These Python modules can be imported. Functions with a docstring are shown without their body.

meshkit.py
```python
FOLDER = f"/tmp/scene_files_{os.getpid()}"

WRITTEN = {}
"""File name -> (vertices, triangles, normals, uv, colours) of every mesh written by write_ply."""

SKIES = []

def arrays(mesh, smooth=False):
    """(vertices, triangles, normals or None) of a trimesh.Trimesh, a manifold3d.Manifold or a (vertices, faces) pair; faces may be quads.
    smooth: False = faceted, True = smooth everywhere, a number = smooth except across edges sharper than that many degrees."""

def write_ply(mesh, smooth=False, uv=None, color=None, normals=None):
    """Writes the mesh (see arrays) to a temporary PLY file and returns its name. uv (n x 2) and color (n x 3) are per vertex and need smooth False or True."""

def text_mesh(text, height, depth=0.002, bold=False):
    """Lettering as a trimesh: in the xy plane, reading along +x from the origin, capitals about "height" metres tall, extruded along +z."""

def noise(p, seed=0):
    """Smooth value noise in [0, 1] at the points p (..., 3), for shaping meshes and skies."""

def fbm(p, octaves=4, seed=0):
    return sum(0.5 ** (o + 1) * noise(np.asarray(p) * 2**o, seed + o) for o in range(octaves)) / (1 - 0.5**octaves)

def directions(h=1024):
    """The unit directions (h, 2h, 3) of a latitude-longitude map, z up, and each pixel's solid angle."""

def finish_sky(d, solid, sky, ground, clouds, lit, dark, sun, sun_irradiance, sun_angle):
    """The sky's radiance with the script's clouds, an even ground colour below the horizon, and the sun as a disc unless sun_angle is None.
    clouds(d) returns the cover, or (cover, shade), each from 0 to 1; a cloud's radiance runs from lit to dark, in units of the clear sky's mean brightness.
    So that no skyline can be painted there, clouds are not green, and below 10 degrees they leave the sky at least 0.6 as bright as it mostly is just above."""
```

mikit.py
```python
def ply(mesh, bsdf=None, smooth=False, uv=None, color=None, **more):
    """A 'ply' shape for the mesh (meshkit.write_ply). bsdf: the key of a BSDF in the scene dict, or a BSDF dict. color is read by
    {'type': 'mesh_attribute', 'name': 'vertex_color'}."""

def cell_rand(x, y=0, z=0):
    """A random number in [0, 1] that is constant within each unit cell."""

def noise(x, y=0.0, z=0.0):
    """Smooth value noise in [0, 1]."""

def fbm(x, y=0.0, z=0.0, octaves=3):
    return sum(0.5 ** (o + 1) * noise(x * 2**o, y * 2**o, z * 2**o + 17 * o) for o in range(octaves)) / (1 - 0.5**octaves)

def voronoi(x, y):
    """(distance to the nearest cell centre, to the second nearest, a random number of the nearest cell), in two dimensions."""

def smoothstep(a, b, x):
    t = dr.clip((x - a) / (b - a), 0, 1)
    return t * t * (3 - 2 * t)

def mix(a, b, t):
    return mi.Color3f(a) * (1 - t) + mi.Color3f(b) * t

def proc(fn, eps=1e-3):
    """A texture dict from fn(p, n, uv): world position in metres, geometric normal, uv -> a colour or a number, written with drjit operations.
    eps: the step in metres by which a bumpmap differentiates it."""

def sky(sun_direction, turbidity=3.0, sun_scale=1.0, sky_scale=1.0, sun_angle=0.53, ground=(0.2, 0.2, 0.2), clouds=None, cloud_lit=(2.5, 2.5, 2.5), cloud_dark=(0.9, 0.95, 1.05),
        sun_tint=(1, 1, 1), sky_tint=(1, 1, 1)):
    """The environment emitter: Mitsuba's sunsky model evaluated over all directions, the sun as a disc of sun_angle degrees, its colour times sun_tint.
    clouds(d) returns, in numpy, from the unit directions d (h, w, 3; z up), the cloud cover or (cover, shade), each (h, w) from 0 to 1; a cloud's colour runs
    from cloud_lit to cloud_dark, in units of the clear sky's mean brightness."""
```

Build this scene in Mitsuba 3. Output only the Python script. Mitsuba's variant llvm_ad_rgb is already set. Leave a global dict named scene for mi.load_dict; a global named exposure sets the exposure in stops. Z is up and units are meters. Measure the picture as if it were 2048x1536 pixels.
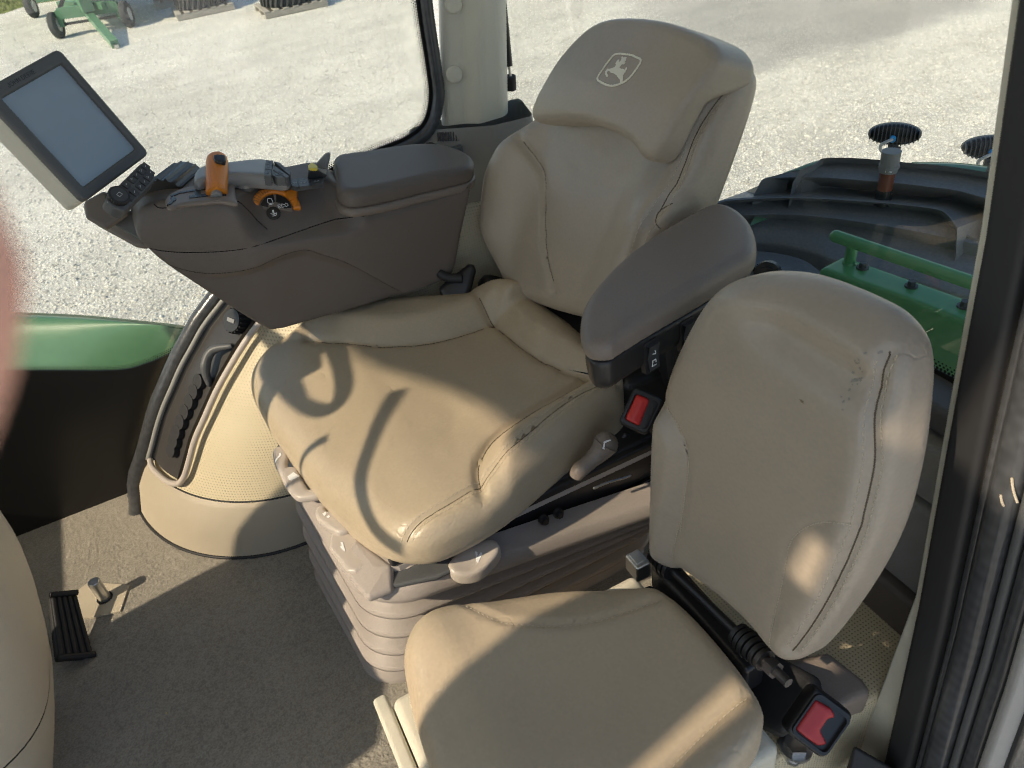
import math, numpy as np, trimesh, drjit as dr, mitsuba as mi, mikit, meshkit
from shapely.geometry import Polygon, LineString, Point
from scipy.ndimage import gaussian_filter
from scipy.interpolate import LinearNDInterpolator
from scipy.spatial import cKDTree
from mikit import proc, noise, fbm, voronoi, smoothstep, mix, cell_rand
T = mi.ScalarTransform4f
scene, labels = {}, {}

# ---------------------------------------------------------------- camera, light, exposure
scene['camera'] = {'type': 'thinlens', 'fov': 67.33, 'fov_axis': 'x', 'near_clip': .01, 'far_clip': 600.,
    'aperture_radius': .0010, 'focus_distance': 1.35,
    'to_world': T().look_at(origin=(0,1.05,1.25), target=(-.2992,.3095,.6482), up=(-.36,-.4965,.7899))}
SUN_AZ, SUN_EL = math.radians(9.), math.radians(38.)
SUN = (math.cos(SUN_EL) * math.cos(SUN_AZ), math.cos(SUN_EL) * math.sin(SUN_AZ), math.sin(SUN_EL))
def cloud_cover(d):
    x, y, z = d[..., 0], d[..., 1], np.maximum(d[..., 2], .05)
    u, v = x / z, y / z
    s = np.zeros_like(u)
    for k, (a, b, ph) in enumerate(((.9, .5, 0.), (-.6, 1.1, 2.), (1.9, 1.3, 4.), (-2.3, 1.6, 1.), (3.7, -2.9, 3.), (4.1, 5.2, .5))):
        s += np.sin(a * u + b * v + ph + 1.3 * np.sin(.7 * v - .4 * u + k)) / (1 + .5 * k)
    return np.clip((s - .2) * .6, 0, .85) * (d[..., 2] > 0)
scene['sky'] = mikit.sky(SUN, turbidity=3.2, sun_scale=.92, sky_scale=1.18, sun_angle=.8, clouds=cloud_cover, sun_tint=(.955, .985, 1.05), ground=(.3, .29, .26))
exposure = 2.05

# ---------------------------------------------------------------- materials
def bsdf(key, d): scene[key] = {'type': 'twosided', 'b': d}
def princ(col, rough=.5, spec=.5, metal=0., **k): return {'type': 'principled', 'base_color': {'type': 'rgb', 'value': list(col)} if not isinstance(col, dict) else col, 'roughness': rough, 'specular': spec, 'metallic': metal, **k}
def bump(d, fn, scale=1., eps=1e-3): return {'type': 'bumpmap', 'bsdf': d, 'arbitrary': proc(fn, eps), 'scale': scale}
def leather_h(p, n, uv):
    q = p * 260.
    w = noise(p.x * 30, p.y * 30, p.z * 30)
    g = noise(q.x, q.y, q.z) * .6 + noise(q.x * 2.3, q.y * 2.3, q.z * 2.3) * .4
    cr = dr.abs(noise(p.x * 45 + 5, p.y * 45, p.z * 60) - .5)
    return g * .00045 + w * .0006 - .0007 * (1 - smoothstep(0., .035, cr)) * smoothstep(.5, .8, w)
def leather_c(base):
    def f(p, n, uv):
        a = fbm(p.x * 9, p.y * 9, p.z * 9, 3)
        s = noise(p.x * 320, p.y * 320, p.z * 320)
        return mi.Color3f(*base) * (.93 + .14 * a) * (.96 + .08 * s)
    return f
def speck(base, f=900., amt=.25, big=.12):
    def g(p, n, uv):
        a = noise(p.x * f, p.y * f, p.z * f); b = fbm(p.x * 6, p.y * 6, p.z * 6, 3)
        return mi.Color3f(*base) * (1 - amt / 2 + amt * a) * (1 - big + 2 * big * b)
    return g
def fine_h(p, n, uv): return noise(p.x * 700, p.y * 700, p.z * 700) * .0003
bsdf('leather', bump(princ(proc(leather_c((.405, .33, .23))), .38, .5), leather_h, 1., 8e-4))
bsdf('leather_back', bump(princ(proc(leather_c((.335, .283, .22))), .34, .5), leather_h, 1., 8e-4))
bsdf('thread', princ((.56, .49, .37), .8, .2))
bsdf('scuff_grey', princ((.24, .225, .19), .6, .3))
bsdf('scuff_brown', princ((.2, .16, .1), .6, .3))
bsdf('emblem_print', princ((.72, .68, .56), .6, .3))
bsdf('taupe_plastic', bump(princ(proc(speck((.188, .156, .131), 700, .12, .08)), .45, .45), fine_h, 1.))
bsdf('dark_taupe', bump(princ(proc(speck((.124, .103, .087), 700, .12, .08)), .5, .45), fine_h, 1.))
bsdf('handle_plastic', princ((.45, .395, .345), .36, .5))
bsdf('bellows_rubber', bump(princ(proc(speck((.34, .297, .265), 400, .08, .16)), .5, .35), fine_h, 1.))
bsdf('cream_plastic', bump(princ(proc(speck((.56, .53, .43), 600, .06, .05)), .45, .4), fine_h, 1.))
bsdf('beige_plastic', bump(princ(proc(speck((.50, .435, .33), 600, .06, .06)), .5, .4), fine_h, 1.))
bsdf('band_plastic', bump(princ(proc(speck((.40, .345, .26), 600, .06, .06)), .5, .4), fine_h, 1.))
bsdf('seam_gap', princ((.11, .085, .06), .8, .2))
bsdf('panel_gap', princ((.012, .011, .010), .8, .2))
bsdf('grey_plastic', bump(princ(proc(speck((.24, .235, .22), 600, .08, .05)), .5, .4), fine_h, 1.))
bsdf('dark_grey_plastic', bump(princ(proc(speck((.085, .088, .09), 600, .1, .06)), .45, .4), fine_h, 1.))
bsdf('black_plastic', princ((.018, .018, .019), .35, .5))
bsdf('black_rubber', princ((.022, .022, .023), .55, .4))
bsdf('seal_rubber', bump(princ(proc(speck((.052, .054, .058), 120, .5, .3)), .24, .5), lambda p, n, uv: noise(p.x * 240, p.y * 240, p.z * 6) * .0003, 1.))
bsdf('frit', princ((.012, .012, .012), .3, .5))
bsdf('black_steel', princ((.02, .02, .022), .28, .6))
bsdf('bare_steel', princ((.62, .62, .60), .32, .5, 1.))
bsdf('orange_plastic', bump(princ(proc(speck((.62, .20, .018), 500, .08, .06)), .38, .5), fine_h, 1.))
bsdf('red_plastic', princ((.62, .035, .03), .35, .5))
bsdf('dark_red_plastic', princ((.42, .03, .035), .4, .5))
bsdf('yellow_plastic', princ((.62, .50, .05), .4, .5))
bsdf('white_print', princ((.8, .8, .8), .5, .3))
bsdf('grey_print', princ((.42, .42, .42), .5, .3))
bsdf('screen_glass', princ((.24, .295, .35), proc(lambda p, n, uv: .05 + .25 * smoothstep(.45, .8, fbm(p.x * 40, p.y * 40, p.z * 40, 3))), .5, clearcoat=1., clearcoat_gloss=.95))  # blue grey base stands in for the sky reflected in the screen
bsdf('key_plastic', princ((.045, .047, .05), .4, .5))
bsdf('roller_plastic', princ((.018, .016, .015), .28, .5))
bsdf('silver_plastic', princ((.23, .23, .225), .35, .5))
bsdf('light_sticker', princ((.7, .7, .7), .5, .4))
bsdf('green_paint', {'type': 'principled', 'base_color': proc(speck((.085, .205, .11), 60, .06, .12)), 'roughness': .28, 'specular': .5, 'clearcoat': .8, 'clearcoat_gloss': .9})  # green greyed and lightened to carry sky reflection and window haze
bsdf('bracket_paint_lit', {'type': 'principled', 'base_color': proc(speck((.13, .37, .15), 60, .06, .12)), 'roughness': .25, 'specular': .5, 'clearcoat': .8, 'clearcoat_gloss': .9})  # lighter green copy: sky reflection on the bracket put into the colour
bsdf('channel_plastic', princ((.042, .039, .037), .4, .4))
bsdf('fender_plastic', bump(princ(proc(speck((.20, .202, .203), 300, .2, .12)), .34, .55), lambda p, n, uv: noise(p.x * 420, p.y * 420, p.z * 420) * .0005, 1.))
bsdf('reflector_amber', princ((.20, .055, .025), .3, .5))
bsdf('cable_grey', princ((.45, .46, .46), .4, .5))
bsdf('cable_blue', princ((.05, .35, .75), .3, .5))
bsdf('wood_grey', princ(proc(lambda p, n, uv: mix((.30, .28, .24), (.46, .44, .39), noise(p.x * 8, p.y * 90, p.z * 60))), .8, .2))
bsdf('tyre_rubber', princ(proc(speck((.075, .08, .08), 30, .2, .25)), .8, .25))
bsdf('rim_white', princ((.55, .55, .52), .5, .4))
def carpet_c(p, n, uv):
    a = noise(p.x * 420, p.y * 420); b = fbm(p.x * 7, p.y * 7, 0., 4); c = noise(p.x * 130 + 9, p.y * 130)
    return mix((.19, .175, .15), (.37, .34, .288), a * .6 + c * .25 + (b - .3) * .5)
bsdf('carpet', bump(princ(proc(carpet_c), .95, .1, sheen=.3), lambda p, n, uv: (noise(p.x * 420, p.y * 420) + noise(p.x * 170, p.y * 170)) * .0016, 1., 1e-3))
def perf(base):
    def f(p, n, uv):
        s = 1 / .0054
        a = p.y * s; b = p.z * s; c_ = p.x * s
        use = dr.abs(n.x) > .75; top = dr.abs(n.z) > .75
        u = dr.select(use, a, c_); v = dr.select(top, a, b)
        u = dr.select(top, c_, u)
        du = u - dr.floor(u) - .5; dv = v - dr.floor(v) - .5
        d = smoothstep(.30, .14, dr.sqrt(du * du + dv * dv))
        return mi.Color3f(*base) * (.94 + .12 * fbm(p.x * 8, p.y * 8, p.z * 8, 3)) * (1 - .5 * d)
    return f
bsdf('perforated_vinyl', princ(proc(perf((.58, .50, .34))), .5, .4))
def gravel_c(p, n, uv):
    f1, f2, r = voronoi(p.x * 36, p.y * 36); g1, g2, r2 = voronoi(p.x * 83 + 3, p.y * 83)
    st = dr.select(r > .45, r, r2)
    b = fbm(p.x * .35, p.y * 1.1, 0., 4); bl = fbm(p.x * 2.3, p.y * 2.9, 3., 3)
    c = mix((.44, .43, .385), (.84, .83, .76), st * .75 + b * .25)
    c = c * (.70 + .45 * smoothstep(.05, .4, f2 - f1)) * (.86 + .28 * bl)
    c = c * (1 - .3 * smoothstep(.93, .97, r2)) * (.92 + .16 * fbm(p.x * .3, p.y * 2.2, 5., 3))
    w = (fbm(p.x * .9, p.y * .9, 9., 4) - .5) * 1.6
    dark_patch = smoothstep(-6.0, -6.9, p.y + w) * smoothstep(-5.7, -7.6, p.x - .27 * (p.y + 6.4) + w)      # darker patch across the yard
    return mix(c, c * .35 + .13, dark_patch * .85)
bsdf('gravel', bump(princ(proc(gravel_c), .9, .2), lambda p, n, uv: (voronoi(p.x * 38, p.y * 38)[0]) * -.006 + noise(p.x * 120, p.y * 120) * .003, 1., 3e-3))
def stone_c(p, n, uv): return mix((.44, .43, .39), (.86, .85, .78), cell_rand(p.x * 22, p.y * 22, 3.)) * (.85 + .3 * noise(p.x * 150, p.y * 150, p.z * 150))
bsdf('limestone', princ(proc(stone_c), .9, .2))
bsdf('grass_soil', princ(proc(lambda p, n, uv: mix((.10, .13, .03), (.22, .25, .07), noise(p.x * 3, p.y * 3))), .95, .1))
bsdf('grass_blade', princ(proc(lambda p, n, uv: mix((.09, .15, .03), (.26, .28, .09), noise(p.x * 9, p.y * 9))), .8, .2))
bsdf('skin', {'type': 'principled', 'base_color': {'type': 'rgb', 'value': [.62, .33, .25]}, 'roughness': .45, 'specular': .4})
scene['tinted_glass'] = {'type': 'thindielectric', 'int_ior': 1.5, 'specular_transmittance': {'type': 'rgb', 'value': [.78, .815, .77]}, 'specular_reflectance': {'type': 'rgb', 'value': [.9, .9, .9]}}
scene['clear_glass'] = {'type': 'thindielectric', 'int_ior': 1.5, 'specular_transmittance': {'type': 'rgb', 'value': [.93, .95, .93]}}

# ---------------------------------------------------------------- mesh helpers
FRAMES = {'CUSH':(np.array((-.3,0,.47)),np.array([(1,0,0),(0,1,0),(0,0,1)])),'BACK':(np.array((-.5,0,.5)),np.array([(-.0349,-.4065,.913),(.9994,-.0142,.0319),(0,.9135,.4067)])),'BUDC':(np.array((-.2,.56,.42)),np.array([(1,0,0),(0,1,0),(0,0,1)])),'BUDB':(np.array((-.4,.6,.42)),np.array([(0,-.1564,.9877),(1,0,0),(0,.9877,.1564)])),'CTOP':(np.array((0,-.24,.8)),np.array([(.9842,0,-.1772),(0,1,0),(.1772,0,.9842)])),'ARML':(np.array((-.6,.25,.62)),np.array([(1,0,0),(0,1,0),(0,0,1)])),'MON':(np.array((.104,-.35,.928)),np.array([(-.7527,.3399,-.5638),(-.6483,-.2332,.7248),(.1148,.9111,.3959)])),'KEY':(np.array((.0584,-.2736,.839)),np.array([(-.6955,.5595,-.4508),(-.6946,-.363,.6211),(.1839,.7451,.6411)])),'DIAL':(np.array((-.1464,-.2745,.7342)),np.array([(-.9946,-.091,-.0501),(.027,-.6923,.7211),(-.1003,.7158,.691)]))}
def put(mesh, frame):
    o, M = FRAMES[frame] if isinstance(frame, str) else frame
    m = mesh.copy(); m.vertices = np.asarray(m.vertices) @ np.asarray(M).T + np.asarray(o).reshape(3)
    return m
def frame(o, ex, ez):
    ez = np.array(ez, float); ez /= np.linalg.norm(ez); ex = np.array(ex, float); ex -= ez * (ex @ ez); ex /= np.linalg.norm(ex)
    return np.array(o, float), np.stack([ex, np.cross(ez, ex), ez], 1)
def add(key, mesh, mat, smooth=False, label=None, **kw):
    k = key; i = 0
    while k in scene: i += 1; k = '%s_%03d' % (key, i)
    scene[k] = mikit.ply(mesh, mat, smooth=smooth, **kw)
    if label: labels[k] = {'label': label}
    return k
def thing(key, label, cat, group=None, kind=None):
    labels[key] = {'label': label, 'category': cat}
    if group: labels[key]['group'] = group
    if kind: labels[key]['kind'] = kind
def cat_rom(P, n=8, closed=True):
    P = np.asarray(P, float); N = len(P); out = []
    for i in range(N if closed else N - 1):
        if closed: a, b, c, d = P[i - 1], P[i], P[(i + 1) % N], P[(i + 2) % N]
        else: a, b, c, d = P[max(i - 1, 0)], P[i], P[i + 1], P[min(i + 2, N - 1)]
        for t in np.arange(n) / n:
            out.append(.5 * (2 * b + (c - a) * t + (2 * a - 5 * b + 4 * c - d) * t * t + (3 * b - a - 3 * c + d) * t ** 3))
    if not closed: out.append(P[-1])
    return np.array(out)
def round_poly(P, r, n=5):
    g = Polygon(P); g = g.buffer(-r, quad_segs=n).buffer(r, quad_segs=n) if r > 0 else g
    if g.geom_type != 'Polygon': g = max(g.geoms, key=lambda a: a.area)
    return np.array(g.exterior.coords)[:-1]
def seg_d(X, Y, A, B):
    dx, dy = B[0] - A[0], B[1] - A[1]
    t = np.clip(((X - A[0]) * dx + (Y - A[1]) * dy) / (dx * dx + dy * dy + 1e-18), 0, 1)
    return np.hypot(X - A[0] - t * dx, Y - A[1] - t * dy)
def line_d(X, Y, L):
    d = np.full(X.shape, 9.)
    for a, b in zip(L[:-1], L[1:]): d = np.minimum(d, seg_d(X, Y, a, b))
    return d
def poly_d(X, Y, P):
    P = np.asarray(P); d = np.full(X.shape, 9.); ins = np.zeros(X.shape, bool)
    for a, b in zip(P, np.roll(P, -1, 0)):
        d = np.minimum(d, seg_d(X, Y, a, b))
        if a[1] != b[1]: ins ^= ((a[1] > Y) != (b[1] > Y)) & (X < (b[0] - a[0]) * (Y - a[1]) / (b[1] - a[1]) + a[0])
    return np.where(ins, -d, d)
def snets(D, lo, h, smooth=2):
    nx, ny, nz = D.shape; S = D < 0
    cells = np.zeros((nx - 1, ny - 1, nz - 1), np.int8)
    C = [(a, b, c) for a in (0, 1) for b in (0, 1) for c in (0, 1)]
    sl = lambda o: (slice(o[0], nx - 1 + o[0]), slice(o[1], ny - 1 + o[1]), slice(o[2], nz - 1 + o[2]))
    for o in C: cells += S[sl(o)]
    idx = np.argwhere((cells > 0) & (cells < 8)); num = -np.ones(cells.shape, int); num[tuple(idx.T)] = np.arange(len(idx))
    acc = np.zeros((len(idx), 3)); cnt = np.zeros(len(idx))
    for i, a in enumerate(C):
        for b in C[i + 1:]:
            if sum(abs(np.subtract(a, b))) != 1: continue
            da = D[tuple((idx + a).T)]; db = D[tuple((idx + b).T)]; x = (da < 0) != (db < 0)
            t = np.where(x, da / np.where(x, da - db, 1), 0)[:, None]
            acc += np.where(x[:, None], np.array(a) + t * (np.array(b) - np.array(a)), 0); cnt += x
    V = np.array(lo) + h * (idx + acc / cnt[:, None]); F = []
    for ax in range(3):
        o = [0, 0, 0]; o[ax] = 1; u, w = [k for k in range(3) if k != ax]
        A = S[tuple(slice(1, -1) if k != ax else slice(0, -1) for k in range(3))]; B = S[tuple(slice(1, -1) if k != ax else slice(1, None) for k in range(3))]
        e = np.argwhere(A != B); inside = A[tuple(e.T)]; base = e + [0 if k == ax else 1 for k in range(3)]
        q = []
        for du, dw in ((0, 0), (-1, 0), (-1, -1), (0, -1)):
            p = base.copy(); p[:, u] += du; p[:, w] += dw; q.append(num[tuple(p.T)])
        q = np.stack(q, 1); flip = inside if ax != 1 else ~inside
        q = np.where(flip[:, None], q, q[:, ::-1]); F += [q[:, [0, 1, 2]], q[:, [0, 2, 3]]]
    m = trimesh.Trimesh(V, np.vstack(F), process=False)
    if smooth: trimesh.smoothing.filter_taubin(m, .5, -.53, iterations=smooth * 2)
    return m
class Pad:
    """A cushion-like solid: outline P in the frame's plane, from z0 to z1 with rounded rims, a relief on its top and holes."""
    def __init__(s, P, z0, z1, r, h=.005, top=None, bot=None, rb=None, holes=(), fr=None, sm=2, warp=None):
        s.P, s.z0, s.z1, s.r, s.top, s.holes, s.fr = np.asarray(P, float), z0, z1, r, top, holes, fr
        rb = r if rb is None else rb
        lo, hi = s.P.min(0) - 3 * h, s.P.max(0) + 3 * h
        xs, ys = np.arange(lo[0], hi[0], h), np.arange(lo[1], hi[1], h)
        X, Y = np.meshgrid(xs, ys, indexing='ij')
        d = s.dist(X, Y); zt = z1 + (gaussian_filter(top(X, Y), .75, mode='nearest') if top else 0 * X); zb = z0 + (bot(X, Y) if bot else 0 * X)
        zs = np.arange(zb.min() - 3 * h, zt.max() + 3 * h, h); Z = zs[None, None, :]
        mid, half = ((zt + zb) / 2)[..., None], ((zt - zb) / 2)[..., None]
        rr = np.minimum(np.where(Z > mid, r, rb), half * .98)
        a, b = d[..., None] + rr, np.abs(Z - mid) - half + rr
        D = np.minimum(np.maximum(a, b), 0) + np.hypot(np.maximum(a, 0), np.maximum(b, 0)) - rr
        s.local = snets(D, (lo[0], lo[1], zs[0]), h, sm)
        if warp: s.local.vertices = warp(np.array(s.local.vertices))
        s.mesh = put(s.local, fr) if fr is not None else s.local
    def dist(s, X, Y):
        d = poly_d(X, Y, s.P)
        for q in s.holes: d = np.maximum(d, -poly_d(X, Y, q))
        return d
    def surf(s, xy):
        """height of the finished upper surface at the plane points xy"""
        if not hasattr(s, 'it'):
            m = s.local; k = np.asarray(m.vertex_normals)[:, 2] > .12; v = np.asarray(m.vertices)[k]
            s.it, s.nn = LinearNDInterpolator(v[:, :2], v[:, 2]), (cKDTree(v[:, :2]), v[:, 2])
        xy = np.asarray(xy, float); z = s.it(xy); bad = np.isnan(z)
        if bad.any(): z[bad] = s.nn[1][s.nn[0].query(xy[bad])[1]]
        return z
def inside(P, L, m):
    """moves the points of a line that lie nearer than m to the outline's rim inwards"""
    L = np.array(L, float); e = 1e-4
    for _ in range(6):
        f = lambda q: poly_d(q[:, 0], q[:, 1], P)
        d = f(L); g = np.stack([(f(L + [e, 0]) - f(L - [e, 0])) / (2 * e), (f(L + [0, e]) - f(L - [0, e])) / (2 * e)], 1)
        L -= np.maximum(d + m, 0)[:, None] * g
    return L
def groove(X, Y, L, w, dep): return -dep * np.exp(-(line_d(X, Y, L) / w) ** 2)
def sst(a, b, x):
    t = np.clip((x - a) / (b - a), 0, 1); return t * t * (3 - 2 * t)
def box(lo, hi): return trimesh.creation.box(bounds=[lo, hi])
def rbox(lo, hi, r, h=None, fr=None):
    """box with rounded edges: hull of eight small spheres"""
    lo, hi = np.array(lo, float), np.array(hi, float); r = min(r, .49 * (hi - lo).min())
    s = trimesh.creation.icosphere(2, r).vertices
    pts = np.vstack([s + [x, y, z] for x in (lo[0] + r, hi[0] - r) for y in (lo[1] + r, hi[1] - r) for z in (lo[2] + r, hi[2] - r)])
    m = trimesh.convex.convex_hull(pts)
    return put(m, fr) if fr is not None else m
def hull(pts, r=0, sub=1):
    pts = np.asarray(pts, float)
    if r: pts = (trimesh.creation.icosphere(sub, r).vertices[None] + pts[:, None]).reshape(-1, 3)
    return trimesh.convex.convex_hull(pts)
def cyl(a, b, r, n=24, r2=None):
    a, b = np.array(a, float), np.array(b, float); z = b - a; L = np.linalg.norm(z); z /= L
    x = np.cross(z, [0, 0, 1] if abs(z[2]) < .9 else [1, 0, 0]); x /= np.linalg.norm(x); y = np.cross(z, x)
    t = np.arange(n) * 2 * np.pi / n; ring = np.cos(t)[:, None] * x + np.sin(t)[:, None] * y
    r2 = r if r2 is None else r2
    V = np.vstack([a + ring * r, b + ring * r2, [a], [b]]); i = np.arange(n); j = (i + 1) % n
    F = np.vstack([np.stack([i, j, j + n], 1), np.stack([i, j + n, i + n], 1), np.stack([j, i, i * 0 + 2 * n], 1), np.stack([i + n, j + n, i * 0 + 2 * n + 1], 1)])
    return trimesh.Trimesh(V, F, process=False)
def tube(P, r, n=12, smooth=6, closed=False):
    P = cat_rom(P, smooth, closed) if smooth else np.asarray(P, float)
    Tn = np.gradient(P, axis=0); Tn /= np.linalg.norm(Tn, axis=1)[:, None]
    x = np.cross(Tn[0], [0, 0, 1] if abs(Tn[0][2]) < .9 else [1, 0, 0]); R = r if np.ndim(r) else np.full(len(P), r)
    if np.ndim(r): R = np.interp(np.linspace(0, 1, len(P)), np.linspace(0, 1, len(r)), r)
    V = []; t = np.arange(n) * 2 * np.pi / n
    for p, z, q in zip(P, Tn, R):
        x = x - z * (x @ z); x /= np.linalg.norm(x); y = np.cross(z, x)
        V.append(p + q * (np.cos(t)[:, None] * x + np.sin(t)[:, None] * y))
    N = len(P); V = np.vstack(V + [P[:1], P[-1:]]); F = []
    for k in range(N - 1):
        i = np.arange(n); j = (i + 1) % n
        F += [np.stack([k * n + i, k * n + j, (k + 1) * n + j], 1), np.stack([k * n + i, (k + 1) * n + j, (k + 1) * n + i], 1)]
    i = np.arange(n); j = (i + 1) % n
    F += [np.stack([j, i, i * 0 + N * n], 1), np.stack([(N - 1) * n + i, (N - 1) * n + j, i * 0 + N * n + 1], 1)]
    return trimesh.Trimesh(V, np.vstack(F), process=False)
def loft(rows, closed=False, sub=0, flip=False):
    """surface through equally long rows of points"""
    R = np.array(rows, float); m, n, _ = R.shape; F = []
    for k in range(m - 1):
        for i in range(n if closed else n - 1):
            j = (i + 1) % n
            F += [[k * n + i, k * n + j, (k + 1) * n + j], [k * n + i, (k + 1) * n + j, (k + 1) * n + i]]
    F = np.array(F)
    return trimesh.Trimesh(R.reshape(-1, 3), F[:, ::-1] if flip else F, process=False)
def resample(L, n):
    L = np.asarray(L, float); s = np.r_[0, np.cumsum(np.linalg.norm(np.diff(L, axis=0), axis=1))]; u = np.linspace(0, s[-1], n)
    return np.stack([np.interp(u, s, L[:, k]) for k in range(L.shape[1])], 1)
def prism(P, z0, z1, fr=None, holes=()):
    m = trimesh.creation.extrude_polygon(Polygon(P, holes), z1 - z0); m.apply_translation([0, 0, z0])
    return put(m, fr) if fr is not None else m
def join(*ms): return trimesh.util.concatenate([m for m in ms])
def drape(pad, P, lift, holes=(), h=.004, th=.0008):
    """a thin print lying on the pad's relief"""
    g = Polygon(P, holes).buffer(0)
    m = trimesh.creation.extrude_polygon(g, th)
    m = m.subdivide_to_size(h * 2)
    v = np.array(m.vertices); v[:, 2] += pad.surf(v[:, :2]) + lift; m.vertices = v
    return put(m, pad.fr)
def stitches(pad, L, pitch=.0068, ln=.0046, w=.0011, lift=.0004):
    L = np.asarray(L, float); s = np.r_[0, np.cumsum(np.linalg.norm(np.diff(L, axis=0), axis=1))]; ms = []
    at = lambda u: np.stack([np.interp(u, s, L[:, 0]), np.interp(u, s, L[:, 1])], -1)
    for u in np.arange(pitch, s[-1] - pitch, pitch):
        ab = at(np.array([u - ln / 2, u + ln / 2]))
        if pad.dist(ab[:, 0], ab[:, 1]).max() > -.004: continue
        z = pad.surf(ab) + lift
        a, b = np.r_[ab[0], z[0]], np.r_[ab[1], z[1]]; t = (b - a) / np.linalg.norm(b - a); sdir = np.cross([0, 0, 1], t); sdir /= np.linalg.norm(sdir) + 1e-9; n_ = np.cross(t, sdir)
        pts = np.array([a, a + t * ln * .2 + n_ * w * .5 - sdir * w * .5, a + t * ln * .2 + n_ * w * .5 + sdir * w * .5, b - t * ln * .2 + n_ * w * .5 - sdir * w * .5, b - t * ln * .2 + n_ * w * .5 + sdir * w * .5, b])
        ms.append(trimesh.Trimesh(pts, [[0, 2, 1], [1, 2, 4], [1, 4, 3], [3, 4, 5], [0, 1, 3], [0, 3, 5], [0, 4, 2], [0, 5, 4]], process=False))
    return put(join(*ms), pad.fr)
def seam(pad, L, r=.0011, sink=.0003):
    L = np.asarray(L); keep = pad.dist(L[:, 0], L[:, 1]) < -.003; L = L[keep]; z = pad.surf(L) - sink
    P = put(trimesh.Trimesh(np.c_[L, z], [[0, 1, 2]], process=False), pad.fr).vertices
    return tube(np.asarray(P), r, 6, 0)
def off(L, d):
    L = np.asarray(L, float); t = np.gradient(L, axis=0); t /= np.linalg.norm(t, axis=1)[:, None]
    return L + d * np.stack([-t[:, 1], t[:, 0]], 1)

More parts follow.
